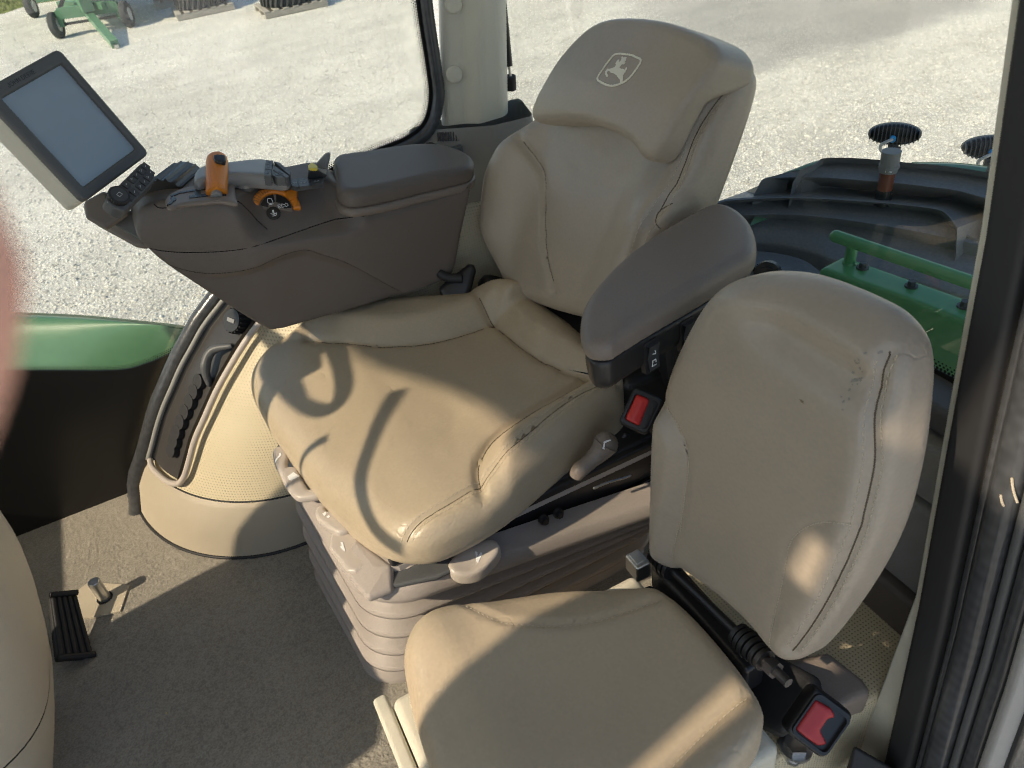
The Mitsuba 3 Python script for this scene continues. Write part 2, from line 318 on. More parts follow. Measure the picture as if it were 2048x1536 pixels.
# ---------------------------------------------------------------- the setting outside: yard with a darker patch, verge
def sheet(P, z, n=1):
    g = trimesh.creation.triangulate_polygon(Polygon(P), engine='earcut')
    return trimesh.Trimesh(np.c_[g[0], np.full(len(g[0]), z)], g[1], process=False)
GZ = -1.75
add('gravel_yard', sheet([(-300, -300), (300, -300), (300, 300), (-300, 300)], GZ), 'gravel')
labels['gravel_yard'] = {'label': 'pale crushed limestone gravel yard with a darker patch', 'kind': 'structure'}
wob = np.random.default_rng(3)
def stones(n, rng, patch_area):
    ico = trimesh.creation.icosahedron(); iv, if_ = np.asarray(ico.vertices), np.asarray(ico.faces)
    t = rng.uniform(0, 1, n); d = 3.2 + 21 * t ** 1.5; a = rng.uniform(-2.75, -.95, n); r = rng.uniform(.005, .013, n) * (1 + .03 * d)
    P = np.c_[d * np.cos(a), 1 + d * np.sin(a), np.full(n, GZ)]
    P = P[~np.array([patch_area.contains(Point(q[:2])) for q in P])]; n = len(P); r = r[:n]
    J = rng.uniform(.65, 1.25, (n, 12, 1)); S = np.stack([rng.uniform(.8, 1.3, n), rng.uniform(.8, 1.3, n), rng.uniform(.5, .8, n)], 1)
    V = iv[None] * J * (S * r[:, None])[:, None] + P[:, None] + np.array([0, 0, 1.]) * (.15 * r)[:, None, None]
    F = if_[None] + 12 * np.arange(n)[:, None, None]
    return trimesh.Trimesh(V.reshape(-1, 3), F.reshape(-1, 3), process=False)
patch_xy = np.array([(-6.205,-6.3696),(-6.7047,-6.4255),(-7.5169,-6.4515),(-8.1504,-6.261),(-8.7564,-6.1151),(-9.5363,-6.1034),(-10.0811,-5.9534),(-10.7183,-5.8091),(-14.6466,-8.6515),(-9.7662,-16.8246),(-7.5664,-11.5007),(-7.1656,-9.2818),(-6.7759,-7.6864),(-6.3188,-6.8907)])
patch_xy = cat_rom(patch_xy, 14); patch_xy = patch_xy + wob.normal(0, .035, patch_xy.shape)
add('gravel_stones', stones(100000, np.random.default_rng(8), Polygon(patch_xy).buffer(0)), 'limestone')
labels['gravel_stones'] = {'label': 'loose limestone stones scattered over the gravel yard', 'category': 'gravel', 'kind': 'stuff'}
GR = np.array([(3.2428,-26.8428),(2.4296,-25.789),(2.0577,-26.1046),(1.6476,-26.4967),(1.1444,-26.3284),(.6144,-26.1167)])
grp = np.vstack([cat_rom(GR, 8, False), [GR[-1] + (-20, -60)], [GR[0] + (60, -80)], [GR[0] + (70, 10)]])
add('grass_verge', sheet(grp, GZ + .004), 'grass_soil')
labels['grass_verge'] = {'label': 'green grass verge at the far edge of the gravel yard', 'kind': 'structure'}
def grass(n, rng):
    g = Polygon(grp).buffer(0); V, F = [], []
    lo, hi = np.min(GR, 0), np.max(GR, 0)
    k = 0
    while k < n:
        p = np.array([rng.uniform(lo[0] - 2, hi[0] + 1), rng.uniform(lo[1] - 16, hi[1])])
        if not g.contains(Point(p)): continue
        a = rng.uniform(0, 6.28); w, h = rng.uniform(.012, .03), rng.uniform(.05, .16); l = rng.normal(0, .05, 2)
        b = len(V); V += [(*(p - w * np.array([np.cos(a), np.sin(a)])), GZ), (*(p + w * np.array([np.cos(a), np.sin(a)])), GZ), (*(p + l), GZ + h)]; F.append([b, b + 1, b + 2]); k += 1
    return trimesh.Trimesh(V, F, process=False)
add('grass', grass(9000, np.random.default_rng(5)), 'grass_blade')
labels['grass'] = {'label': 'short mown grass growing on the verge', 'category': 'grass', 'kind': 'stuff'}

# ---------------------------------------------------------------- cab: floor and shell
add('cab_floor', rbox((-.85, -.72, -.06), (1.15, .98, 0), .004), 'carpet')
labels['cab_floor'] = {'label': 'brown grey carpet on the floor of the tractor cab', 'kind': 'structure'}
thing('tractor_cab', 'cream and grey tractor cab shell with tinted windows and a dark rubber sealed door post', 'tractor cab')
K = 'tractor_cab__'
YW = -.65
add(K + 'under_frame', rbox((-.9, -.55, -1.15), (1.2, .6, -.065), .03), 'green_paint', 40)
# right hand window: seal line from the floor up the arch to the corner post
seal_px = np.array([(.3685,-.0154),(.2997,.0672),(.2317,.1626),(.1654,.2538),(.0936,.3383),(.0161,.4103)])
seal = np.vstack([[(.372, -.02)], seal_px, [(-.06, .50), (-.18, .575), (-.32, .618), (-.45, .635), (-.53, .645), (-.583, .672), (-.612, .73), (-.618, .80), (-.622, .93), (-.64, 1.15), (-.66, 1.5)]])
seal = cat_rom(seal, 6, False)
s3 = np.c_[seal[:, 0], np.full(len(seal), YW), seal[:, 1]]
add(K + 'window_seal', tube(s3, .0135, 10, 0), 'seal_rubber', True, 'black rubber seal around the right window')
fr3 = s3 + np.array([.012, -.012, .0]) * 1; 
win = np.vstack([seal, [(1.05, 1.5), (1.05, -.02)]])
add(K + 'right_window', put(trimesh.Trimesh(*(lambda g: (np.c_[g[0], np.zeros(len(g[0]))], g[1]))(trimesh.creation.triangulate_polygon(Polygon(win), engine='earcut')), process=False), (np.array([0, YW - .014, 0.]), np.array([[1, 0, 0], [0, 0, 1], [0, 1, 0.]]))), 'tinted_glass', False, 'tinted right side window')
# printed black band of the right window with its rows of shrinking dots
low = np.array([(.5843,.4748),(.4603,.4211),(.3602,.3767),(.2524,.3304),(.1996,.3242),(.1535,.327),(.1143,.3344),(.0841,.3541),(.0561,.387),(.0281,.414),(.0028,.4338)])
lowc = cat_rom(low, 6, False)
frp = np.vstack([[(1.04, low[0][1])], lowc, seal[seal[:, 1] < low[-1][1]][::-1], [(1.04, -.02)]])
FW = (np.array([0, YW - .0115, 0.]), np.array([[1, 0, 0], [0, 0, -1], [0, 1, 0.]]))
add(K + 'window_frit', prism(Polygon(frp).buffer(0).exterior.coords[:-1], -.001, .001, FW), 'frit', False, 'black printed lower band of the right window')
def dots(L, FRM, n=(.0021, .0017, .0012), pitch=.0052, side=1, d0=.0022):
    L = np.asarray(L, float); s = np.r_[0, np.cumsum(np.linalg.norm(np.diff(L, axis=0), axis=1))]; ms = []
    t = np.gradient(L, axis=0); t /= np.linalg.norm(t, axis=1)[:, None]
    for k, r in enumerate(n):
        for u in np.arange(pitch * (.5 + .5 * (k % 2)), s[-1], pitch):
            p = np.array([np.interp(u, s, L[:, 0]), np.interp(u, s, L[:, 1])]); q = np.array([np.interp(u, s, t[:, 0]), np.interp(u, s, t[:, 1])])
            c_ = p + side * np.array([-q[1], q[0]]) * (d0 + k * pitch * .8)
            a = np.arange(6) * np.pi / 3
            V = np.c_[c_[0] + r * np.cos(a), c_[1] + r * np.sin(a), np.zeros(6)]
            ms.append(trimesh.Trimesh(V, [[0, 1, 2], [0, 2, 3], [0, 3, 4], [0, 4, 5]], process=False))
    return put(join(*ms), FRM)
ctr = seal[seal[:, 1] > .44]
edge2 = off(ctr, -.016)
add(K + 'window_frit', put(prism(Polygon(np.vstack([off(ctr, .0), off(ctr, -.019)[::-1]])).buffer(0).exterior.coords[:-1], -.001, .001), FW), 'frit', False, 'black printed edge of the right window beside the post')
dl = join(dots(lowc, FW, side=-1 if lowc[0][0] > lowc[-1][0] else 1), dots(off(ctr, -.019), FW, side=-1))
k_ = add(K + 'frit_dots', dl, 'frit'); labels[k_] = {'kind': 'stuff'}

# wheel arch side of the cab: lower band, perforated wall, sloping switch channel
def arch(z): return np.interp(z, [-.02, 0, .083, .15, .25, .35, .426, .5, .575, .62], [.362, .347, .320, .27, .205, .12, .042, -.06, -.18, -.3])
def wall_row(z, o=0.):
    ax, yin = arch(z), -.248 - .08 * max(z - .05, 0)
    Lx = .335 - .06 * z; th = np.linspace(0, np.pi / 2, 36); e = 1.
    q = np.c_[ax - Lx + Lx * np.cos(th) ** e, YW + .006 + (yin - YW - .006) * np.sin(th) ** e]
    q = np.vstack([q, [(x, yin) for x in np.linspace(ax - Lx, -.80, 9)[1:]]])
    return np.c_[off(q, -o), np.full(len(q), z)]
add(K + 'arch_band', loft([wall_row(z, .005 if z < .12 else .005 * (.132 - z) / .012) for z in np.r_[-.01, np.linspace(0, .12, 7), .126, .132]]), 'band_plastic', 60, 'plain taupe beige lower band of the wheel arch wall')
add(K + 'arch_wall', loft([wall_row(z) for z in np.linspace(.118, .62, 26)]), 'perforated_vinyl', 60, 'perforated tan wheel arch wall')
# channel along the arch edge holding knobs and caps
def chan(z, dy, lift=0.):
    L_ = .335 - .06 * z
    return np.array([arch(z) - L_ * (1 - math.sqrt(max(1 - (dy / .40) ** 2, 0))) + lift, YW + dy, z + lift * .8])
add(K + 'window_seal__inner_roll', tube([chan(z, .066, .006) for z in np.linspace(-.03, .58, 20)], .021, 12, 0), 'seal_rubber', True, 'wide inner roll of the window seal')
zs = np.linspace(.150, .60, 24)
add(K + 'switch_channel', loft([[chan(z, .112, .014), chan(z, .118, .003), chan(z, .15, .003), chan(z, .18, .003), chan(z, .232, .003), chan(z, .236, .014)] for z in zs]), 'channel_plastic', 30, 'dark sloping switch channel beside the right window')
lip = [chan(.150, .115, .010), chan(.142, .14, .011), chan(.140, .20, .011), chan(.146, .235, .012), chan(.165, .248, .012)] + [chan(z, .250, .012) for z in np.linspace(.20, .58, 9)]
add(K + 'channel_lip', tube(lip, .0068, 10, 5), 'handle_plastic', True, 'light raised lip around the switch channel')
add(K + 'channel_edge', tube([chan(z, .112, .012) for z in np.linspace(.148, .58, 12)], .006, 8, 4), 'grey_plastic', True)
for i, z in enumerate(np.linspace(.205, .345, 8)):
    a = chan(z, .185, .0); n_ = np.array([.75, .35, .56])
    add(K + 'round_cap', cyl(a, a + n_ * .016, .0165, 22), 'black_rubber', 40)
a = chan(.452, .190, .0); n_ = np.array([.70, .40, .60])
kp = add(K + 'round_knob', cyl(a, a + n_ * .030, .026, 24, .024), 'black_plastic', 40, 'round black thumb wheel at the top of the switch channel')
for q in np.linspace(0, 2 * np.pi, 18, endpoint=False):
    f_ = frame(a, (0, 1, 0), n_); c_ = f_[1] @ np.array([.0255 * math.cos(q), .0255 * math.sin(q), .004]) + a
    add(kp + '__rib', hull([c_, c_ + n_ * .022], .0022), 'black_rubber')
add(kp + '__pointer', prism([(-.011, -.004), (.011, -.004), (.011, .004), (-.011, .004)], .0302, .032, frame(a, (0, 1, .3), n_)), 'silver_plastic')
add(K + 'lock_lever', tube([chan(.345, .215, .004), chan(.372, .205, .020), chan(.40, .195, .018), chan(.418, .225, .010)], [.006, .011, .010, .005], 10, 5), 'dark_grey_plastic', True)
add(K + 'arch_band__joint', tube(wall_row(.1325)[:40], .0022, 6, 0), 'black_rubber', True)
add(K + 'arch_band__floor_joint', tube(wall_row(.002, .006)[:40], .004, 6, 0), 'black_rubber', True)

# rear right corner post: cream above, grey below
def post(rows, mat, key, lab, smooth=50): add(K + key, loft(rows, True), mat, smooth, lab)
def post_sec(z, o=0.):
    t = (z - .68) / .25
    L = np.array([(-.612 - .044 * t, -.652), (-.66 - .04 * t, -.628), (-.685 - .04 * t, -.60), (-.748 - .023 * t, -.600), (-.77 - .03 * t, -.62), (-.80 - .03 * t, -.72), (-.75, -.74), (-.63 - .04 * t, -.70)])
    L = np.array(round_poly(L, .012, 3)); L = resample(np.vstack([L, L[:1]]), 41)[:-1]
    return np.c_[L, np.full(len(L), z)]
post([post_sec(z) for z in (.664, .668, .75, .9, 1.1, 1.35, 1.62)], 'cream_plastic', 'corner_post', 'cream upper rear corner post')
for z, in ((.915,), (.775,)):
    t = (z - .68) / .25; a = np.array([-.638 - .042 * t, -.638, z]); n_ = np.array([.35, .93, .05]); n_ /= np.linalg.norm(n_)
    add(K + 'corner_post__cap', join(cyl(a - n_ * .004, a + n_ * .010, .0185, 28), cyl(a + n_ * .010, a + n_ * .0125, .0185, 28, .0150)), 'cream_plastic', 35)
# grey lower trim of that corner with its cup, vent and sockets
def trim_sec(z):
    t = (.68 - z) / .4
    L = np.array([(-.52 - .0 * t, -.652), (-.57, -.630), (-.655, -.597), (-.70 - .02 * t, -.565), (-.80, -.555 + .03 * t), (-.84, -.70), (-.52, -.70)])
    if z > .6: L[0, 0] -= (z - .6) * .9; L[1, 0] -= (z - .6) * .6
    L = np.array(round_poly(L, .012, 3)); L = resample(np.vstack([L, L[:1]]), 41)[:-1]
    return np.c_[L, np.full(len(L), z)]
post([trim_sec(z) for z in (.36, .45, .55, .6, .64, .660, .664)], 'grey_plastic', 'corner_trim', 'grey lower trim of the rear corner post')
fv = frame((-.611, -.622, .635), (-.92, .36, -.12), (.30, .93, .25))
for i in range(10): add(K + 'corner_trim__vent_slot', prism([(-.0012, -.010), (.0012, -.010), (.0012, .010), (-.0012, .010)], -.004, .004, (fv[0] + fv[1] @ np.array([-.027 + .006 * i, .012, .002]), fv[1])), 'black_plastic')
a = np.array([-.565, -.618, .628])
add(K + 'socket_cap', join(cyl(a, a + np.array([.012, .02, .012]), .016, 24), rbox(a + (.0, .008, .0), a + (.026, .03, .022), .004)), 'black_plastic', 40, 'black flip cap over the accessory socket')
a = np.array([-.612, -.605, .618])
add(K + 'power_socket', join(rbox(a - (.018, .004, .016), a + (.018, .012, .010), .003), rbox(a - (.008, -.01, .008), a + (.01, .02, .006), .003)), 'dark_grey_plastic', 40)
add(K + 'rear_wall', loft([[(-.56, -.60, .10), (-.72, -.56, .10), (-.80, -.3, .10), (-.80, .78, .10)], [(-.56, -.60, .37), (-.72, -.575, .37), (-.80, -.3, .37), (-.80, .78, .37)]]), 'perforated_vinyl', 30, 'perforated tan panel low behind the seat')
# rear: window sill, grey panels, glass, frit and gas strut
XR = -.80
add(K + 'rear_sill', rbox((XR - .02, -.56, .545), (XR + .055, .78, .585), .012), 'dark_grey_plastic', 40, 'dark grey sill under the rear window')
add(K + 'rear_panel', join(rbox((XR - .02, -.5, .455), (XR + .075, .78, .543), .008), rbox((XR - .02, -.5, .30), (XR + .085, .78, .453), .008)), 'grey_plastic', 40, 'grey plastic panels under the rear window')
add(K + 'rear_panel', rbox((XR - .02, -.5, .10), (XR + .10, .78, .297), .008), 'dark_taupe', 40, 'dark brown panel low behind the folding seat')
rw = [(-.72, .575), (.80, .575), (.80, 1.6), (-.72, 1.6)]
FRW = (np.array([XR - .004, 0, 0.]), np.array([[0, 0, 1], [1, 0, 0], [0, 1, 0.]]))
add(K + 'rear_window', put(trimesh.Trimesh(np.c_[np.array(rw), np.zeros(4)], [[0, 1, 2], [0, 2, 3]], process=False), FRW), 'tinted_glass', False, 'tinted rear window')
fl = np.array([(-.60, .590), (-.2, .588), (.2, .588), (.45, .590), (.8, .600)]); fl = cat_rom(fl, 8, False)
FRF = (np.array([XR - .002, 0, 0.]), FRW[1])
add(K + 'rear_frit', prism(np.vstack([fl, [(.8, .57), (-.6, .57)]]), -.0006, .0006, FRF), 'frit', False, 'black printed lower band of the rear window')
labels[add(K + 'rear_frit_dots', dots(fl, FRF, (.0024, .0019, .0014), .0058), 'frit')] = {'kind': 'stuff'}
gs = [(-.79,-.6255,.9617),(-.79,-.6329,.9018),(-.79,-.6314,.8082),(-.79,-.6334,.763),(-.79,-.6318,.7398),(-.79,-.6374,.709)]
thing('gas_strut', 'black gas strut hanging down the rear window behind the corner post', 'gas strut')
add('gas_strut__cylinder', cyl(gs[0], gs[3], .0085, 16), 'black_plastic', 40)
add('gas_strut__rod', cyl(gs[3], gs[4], .0032, 10), 'bare_steel', 40)
add('gas_strut__end_fitting', cyl(gs[4], gs[5], .0125, 16), 'black_rubber', 40)

# roof, front posts and windscreen frame (they throw the shade seen inside)
rp = round_poly([(-.86, -.80), (1.55, -.80), (1.52, -.12), (1.45, .15), (1.36, .30), (1.32, .42), (1.32, .82), (1.25, .89), (1.12, .93), (-.86, .93)], .05, 5)  # front edge slanted and corner cut to shape the shade on the seats
add(K + 'roof', Pad(rp, 1.75, 1.95, .05, .02, rb=.02).mesh, 'cream_plastic', 40)

# ---------------------------------------------------------------- operator seat
thing('operator_seat', 'tan leather operator seat with a leaping deer emblem on its headrest', 'seat')
S = 'operator_seat__'
CP = cat_rom([(x + .30, y) for x, y in [(.002, -.315), (.004, -.21), (-.008, -.08), (-.032, .08), (-.056, .18), (-.082, .255), (-.115, .296), (-.165, .312), (-.26, .302), (-.38, .262), (-.48, .232), (-.535, .205), (-.560, .13), (-.568, 0), (-.553, -.12), (-.51, -.185), (-.44, -.225), (-.34, -.285), (-.24, -.340), (-.14, -.368), (-.05, -.374)]], 5)
SL = cat_rom([(.0636,.2872),(.0525,.2514),(.0361,.2235),(-.0042,.1892),(-.0735,.1666),(-.1546,.1546),(-.2064,.1486)], 6, False)
SR = cat_rom([(.1704,-.2927),(.1411,-.253),(.1028,-.2134),(.0564,-.172),(-.0029,-.1416),(-.0666,-.1224),(-.1523,-.1149)], 6, False)
SB = cat_rom([(-.1494,-.1649),(-.1508,-.1117),(-.1627,.0173),(-.1841,.1041),(-.2064,.1486)], 6, False)
SE = cat_rom([(.2156,.3102),(.2004,.2926),(.1665,.2829),(.1109,.2797),(.0581,.2693),(-.0103,.2493),(-.0866,.2217),(-.1536,.2015),(-.2239,.1961),(-.281,.1992)], 6, False)
def side_of(X, Y, L):
    """signed distance to an open line: positive on its left"""
    best = np.full(X.shape, 9.); sg = np.ones(X.shape)
    for a, b in zip(L[:-1], L[1:]):
        d = seg_d(X, Y, a, b); s_ = (b[0] - a[0]) * (Y - a[1]) - (b[1] - a[1]) * (X - a[0])
        m = d < best - 1e-9; best = np.where(m, d, best); sg = np.where(m, np.sign(s_), sg)
    return best * sg
def cush_top(X, Y):
    z = -.050 * sst(.10, .36, X) - .016 * np.exp(-((X + .02) / .16) ** 2 - (Y / .17) ** 2)
    dl = side_of(X, Y, SL); dr_ = side_of(X, Y, SR); db = side_of(X, Y, SB)
    z += .036 * sst(.0, .055, -dl) * sst(.13, -.02, X) if False else 0
    left = np.where(SLs * dl > 0, SLs * dl, 0); right = np.where(SRs * dr_ > 0, SRs * dr_, 0); back = np.where(SBs * db > 0, SBs * db, 0)
    z += .030 * sst(0, .055, left) * sst(.23, .0, X) + .034 * sst(0, .05, right) * sst(.24, .08, X) + .026 * sst(0, .045, back) * sst(-.12, -.19, X)
    for L, dpt in ((SL, .012), (SR, .011), (SB, .013)): z += groove(X, Y, L, .006, dpt)
    z += groove(X, Y, SE, .0045, .009)
    rng = np.random.default_rng(2)
    for k in range(26):
        cx, cy = rng.uniform(-.25, .25), rng.uniform(-.28, .28); a = rng.uniform(0, 3.14)
        u, v = (X - cx) * np.cos(a) + (Y - cy) * np.sin(a), -(X - cx) * np.sin(a) + (Y - cy) * np.cos(a)
        z += rng.uniform(-.0022, .0022) * np.exp(-(u / .06) ** 2 - (v / .016) ** 2)
    z += .0020 * np.sin(Y * 90 + 3 * np.sin(X * 20)) * np.exp(-((X + .20) / .05) ** 2) * sst(.2, .05, np.abs(Y))
    return z
pt0 = np.array([[0.05, 0.0]]); SLs = np.sign(-side_of(pt0[:, 0], pt0[:, 1], SL))[0]; SRs = np.sign(-side_of(pt0[:, 0], pt0[:, 1], SR))[0]
pt1 = np.array([[-.05, 0.]]); SBs = np.sign(-side_of(pt1[:, 0], pt1[:, 1], SB))[0]
cush = Pad(CP, -.125, 0, .055, .0042, cush_top, lambda X, Y: .030 * sst(.14, .27, Y) * sst(.28, .18, X), rb=.03, fr='CUSH', sm=1)
add(S + 'cushion', cush.mesh, 'leather', True, 'worn tan leather seat cushion')
for o_ in (.007, -.007): add(S + 'cushion__stitching', stitches(cush, off(SE, o_)[6:-4]), 'thread')

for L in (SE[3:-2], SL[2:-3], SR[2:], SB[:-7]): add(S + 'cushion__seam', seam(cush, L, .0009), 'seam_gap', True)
BP = cat_rom([(-.16, -.01), (-.215, .015), (-.262, .08), (-.292, .18), (-.272, .25), (-.235, .30), (-.19, .362), (-.15, .447), (-.10, .488), (-.01, .506), (.08, .510), (.15, .502), (.195, .482), (.208, .45), (.212, .38), (.212, .30), (.212, .2), (.209, .16), (.195, .10), (.17, .068), (.08, .045), (-.04, .012)], 5)
BL1 = cat_rom([(-.2173,.2778),(-.173,.2529),(-.143,.2296),(-.1178,.1871),(-.0875,.1417),(-.0556,.1068),(-.0005,.0632)], 6, False)
BL2 = cat_rom([(.233,.3097),(.212,.2967),(.1985,.2785),(.1971,.2631),(.2078,.2495),(.2336,.2399)], 6, False)
BS = cat_rom([(.239,.4728),(.2305,.4429),(.2248,.3961),(.2252,.3452),(.233,.3054),(.2451,.2441),(.2571,.1884)], 6, False)
BS = np.c_[np.minimum(BS[:, 0] - .035, .196), BS[:, 1]]
def back_top(X, Y):
    ax = np.abs(X + .035)
    z = .045 * sst(.10, .22, ax) * sst(-.02, .10, Y) * sst(.36, .24, Y) - .012 * np.exp(-(X / .16) ** 2 - ((Y - .3) / .1) ** 2)
    z += .010 * np.exp(-((Y - .08) / .08) ** 2 - (X / .14) ** 2) - .03 * sst(.36, .52, Y)
    for L, dp, w in ((BL1, .013, .0055), (BL2, .010, .006), (BS, .008, .0045)): z += groove(X, Y, L, w, dp)
    rng = np.random.default_rng(12)
    for k in range(16):
        cx, cy = rng.uniform(-.25, .22), rng.uniform(.0, .33); a = rng.uniform(-.5, .5)
        u, v = (X - cx) * np.cos(a) + (Y - cy) * np.sin(a), -(X - cx) * np.sin(a) + (Y - cy) * np.cos(a)
        z += rng.uniform(-.0024, .0018) * np.exp(-(u / .05) ** 2 - (v / .012) ** 2)
    return z
back = Pad(BP, -.11, -.012, .042, .0042, back_top, rb=.03, fr='BACK', sm=1)
add(S + 'backrest', back.mesh, 'leather_back', True, 'tan leather backrest with side bolsters')
for o_ in (.006, -.006): add(S + 'backrest__stitching', stitches(back, off(BS, o_)), 'thread')
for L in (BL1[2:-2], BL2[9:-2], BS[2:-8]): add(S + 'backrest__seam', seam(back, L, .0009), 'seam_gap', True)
HP = cat_rom([(-.150, .325), (-.152, .345), (-.125, .405), (-.098, .462), (-.068, .492), (-.01, .508), (.08, .515), (.16, .509), (.19, .500), (.207, .485), (.208, .462), (.205, .436), (.196, .398), (.188, .358), (.176, .338), (.155, .336), (.125, .350), (.0569, .354), (-.0079, .346), (-.0924, .328), (-.135, .318)], 6)
def head_top(X, Y): return -.004 * (X / .1) ** 2 - .03 * sst(.40, .52, Y) + .004 * np.exp(-((Y - .36) / .04) ** 2) + .0018 * np.sin(X * 160 + Y * 60) * sst(.19, .23, X) * sst(.42, .46, Y)
head = Pad(HP, -.016, .045, .016, .0036, head_top, lambda X, Y: -.065 * sst(.425, .47, Y), rb=.012, fr='BACK', sm=1)
add(S + 'headrest', head.mesh, 'leather_back', True, 'brown leather headrest pad with a leaping deer emblem')
EM = [(.0298,.4577),(.0581,.4622),(.0744,.4618),(.0893,.4588),(.0904,.4433),(.086,.4293),(.077,.4208),(.0598,.4129),(.0394,.4121),(.019,.4161),(.02,.4308),(.0236,.4462)]
DEER = [(.0425,.4444),(.0422,.4492),(.0452,.4502),(.0457,.4474),(.0495,.4485),(.0501,.4522),(.0468,.4553),(.0494,.4562),(.0533,.4528),(.0536,.4564),(.0565,.4564),(.0588,.452),(.0572,.4493),(.0612,.4491),(.0597,.4469),(.0553,.4457),(.0539,.4416),(.0567,.4396),(.065,.4401),(.0687,.4394),(.0681,.4438),(.071,.4415),(.071,.4367),(.0696,.4328),(.0746,.4265),(.0765,.4211),(.0736,.421),(.0712,.4249),(.0649,.4271),(.0591,.4299),(.0502,.4312),(.043,.4309),(.0386,.4325),(.0335,.4321),(.0343,.4288),(.0404,.4255),(.0397,.4234),(.0338,.4263),(.0298,.4305),(.0317,.4338),(.0396,.4357),(.0441,.4389),(.0454,.443)]
em = cat_rom(EM, 4); emi = np.array(Polygon(em).buffer(-.0028).exterior.coords)[:-1]
add(S + 'headrest__emblem', join(drape(head, em, .0003, [emi]), drape(head, Polygon(DEER).buffer(.0003).exterior.coords[:-1], .0003)), 'emblem_print', False, 'pale printed emblem of a leaping deer in a shield outline')
# black frame seen between the cushion and the backrest
add(S + 'back_frame', join(rbox((-.68, -.21, .38), (-.535, .21, .475), .02), hull([(-.60, -.16, .42), (-.60, .18, .42), (-.72, -.14, .75), (-.72, .16, .75)], .02)), 'black_plastic', 40, 'black frame behind the cushion')
add(S + 'hinge_cover', join(hull([(-.56, -.20, .44), (-.50, -.235, .47), (-.48, -.21, .43), (-.55, -.16, .40)], .022)), 'black_plastic', 40)
add(S + 'recline_lever', hull([(-.4046,-.2278,.4976),(-.4625,-.225,.523),(-.4281,-.2023,.4779),(-.4062,-.2135,.4809)], .012), 'black_plastic', 40, 'black recline lever between console and backrest')
add(S + 'hose', tube([(-.4012,-.2332,.5359),(-.4074,-.2254,.5293),(-.4206,-.216,.5243),(-.4379,-.2071,.522)], .009, 8, 5), 'black_rubber', True)

# ---------------------------------------------------------------- suspension base under the operator seat
thing('seat_suspension', 'taupe rubber bellows and black rails under the operator seat', 'seat base')
B = 'seat_suspension__'
def rrect(x0, x1, y0, y1, r, n=140):
    P = round_poly([(x0, y0), (x1, y0), (x1, y1), (x0, y1)], r, 10)
    i = np.argmin(np.hypot(P[:, 0] - x1, P[:, 1] - (y0 + y1) / 2)); P = np.roll(P, -i, 0)
    return resample(np.vstack([P, P[:1]]), n + 1)[:-1]
prof = [(.362, .03), (.350, -.004), (.346, -.012), (.332, -.020), (.322, -.022), (.316, -.016), (.312, .018)]
z = .310
for k in range(4):
    o = .010 + .004 * k
    prof += [(z - .004, o + .030), (z - .020, o + .022), (z - .040, o + .002), (z - .047, o - .012), (z - .052, o - .018), (z - .057, o - .018), (z - .061, o - .010), (z - .063, o + .012)]; z -= .0665
prof += [(.035, .03), (.012, .01), (.0, .008)]
def bel(zz, d):
    k = 1 - zz / .36
    L = rrect(-.60 + d, -.030 - d + .055 * k, -.205 + d, .288 - d - .085 * k, .075 - d); L = L - np.c_[.09 * L[:, 1], 0 * L[:, 1]]
    return np.c_[L, zz + .17 * np.minimum(L[:, 0] + .12, 0) * sst(.1, .33, zz)]
rows = [bel(zz, d) for zz, d in prof]
add(B + 'bellows', loft(rows, True, flip=True), 'bellows_rubber', 60, 'taupe rubber bellows with folded pleats')
fr_ = [(x, y) for x, y in rrect(-.58, -.06, -.18, .262, .02, 40)]
add(B + 'top_tray', prism(fr_, .355, .368), 'handle_plastic')
# corner bracket with two round plugs at the front
add(B + 'corner_bracket', hull([(-.0266,.1993,.352),(-.0432,.2755,.352),(-.0693,.2772,.352),(-.0787,.2327,.352),(-.0592,.1637,.352)] + [(-.0543,.1864,.362),(-.0642,.2442,.362),(-.0792,.2538,.362)], .009, 2), 'bellows_rubber', 40)
for q in [(.022,1.3638,1.5793),(.022,1.3248,1.5502)]: add(B + 'corner_bracket__plug', cyl(np.array(q) - (.02, 0, 0), np.array(q) + (.0035, .001, .001), .0065, 18), 'dark_grey_plastic', 40)
# black rails and links on the left side
add(B + 'side_rail', rbox((-.60, .200, .368), (-.085, .262, .395), .006), 'black_steel', 40, 'black steel slide rail on the left side')
add(B + 'side_rail', rbox((-.60, .255, .374), (-.16, .272, .390), .004), 'black_steel', 40)
add(B + 'side_plate', rbox((-.60, .225, .29), (-.135, .250, .372), .004), 'black_steel', 40, 'black steel plate on the left side under the cushion')
add(B + 'cushion_pan', rbox((-.57, -.24, .335), (-.07, .235, .375), .02), 'black_steel', 40)
add(B + 'front_plate', hull([(-.072, .20, .352), (-.072, .275, .352), (-.14, .297, .352), (-.17, .297, .352), (-.15, .20, .352)], .005), 'dark_grey_plastic', 30, 'dark plate under the front edge of the cushion')
add(B + 'hinge_plate', hull([(-.4346,.252,.2099),(-.4717,.252,.226),(-.551,.252,.2364),(-.5516,.252,.2858),(-.4792,.252,.2781),(-.4268,.252,.2469)], .004), 'black_steel', 30)
add(B + 'link_arm', hull([(-.4788,.235,.3532),(-.5151,.235,.3962),(-.5267,.235,.3881),(-.4947,.235,.333)], .005), 'black_steel', 30)
for q in [(-.3325,.276,.3385),(-.359,.276,.3377)]: add(B + 'rail_bolt', join(cyl(q, np.array(q) + (0, .007, 0), .0062, 6), cyl(np.array(q) - (0, .004, 0), np.array(q) + (0, .002, 0), .009, 18)), 'black_steel')
add(B + 'rail_spring', tube([(-.4248,.278,.3586),(-.4513,.278,.3573),(-.4847,.278,.3501),(-.4964,.278,.3494)], .0022, 8, 6), 'bare_steel', True, 'bright steel rod on the side rail')
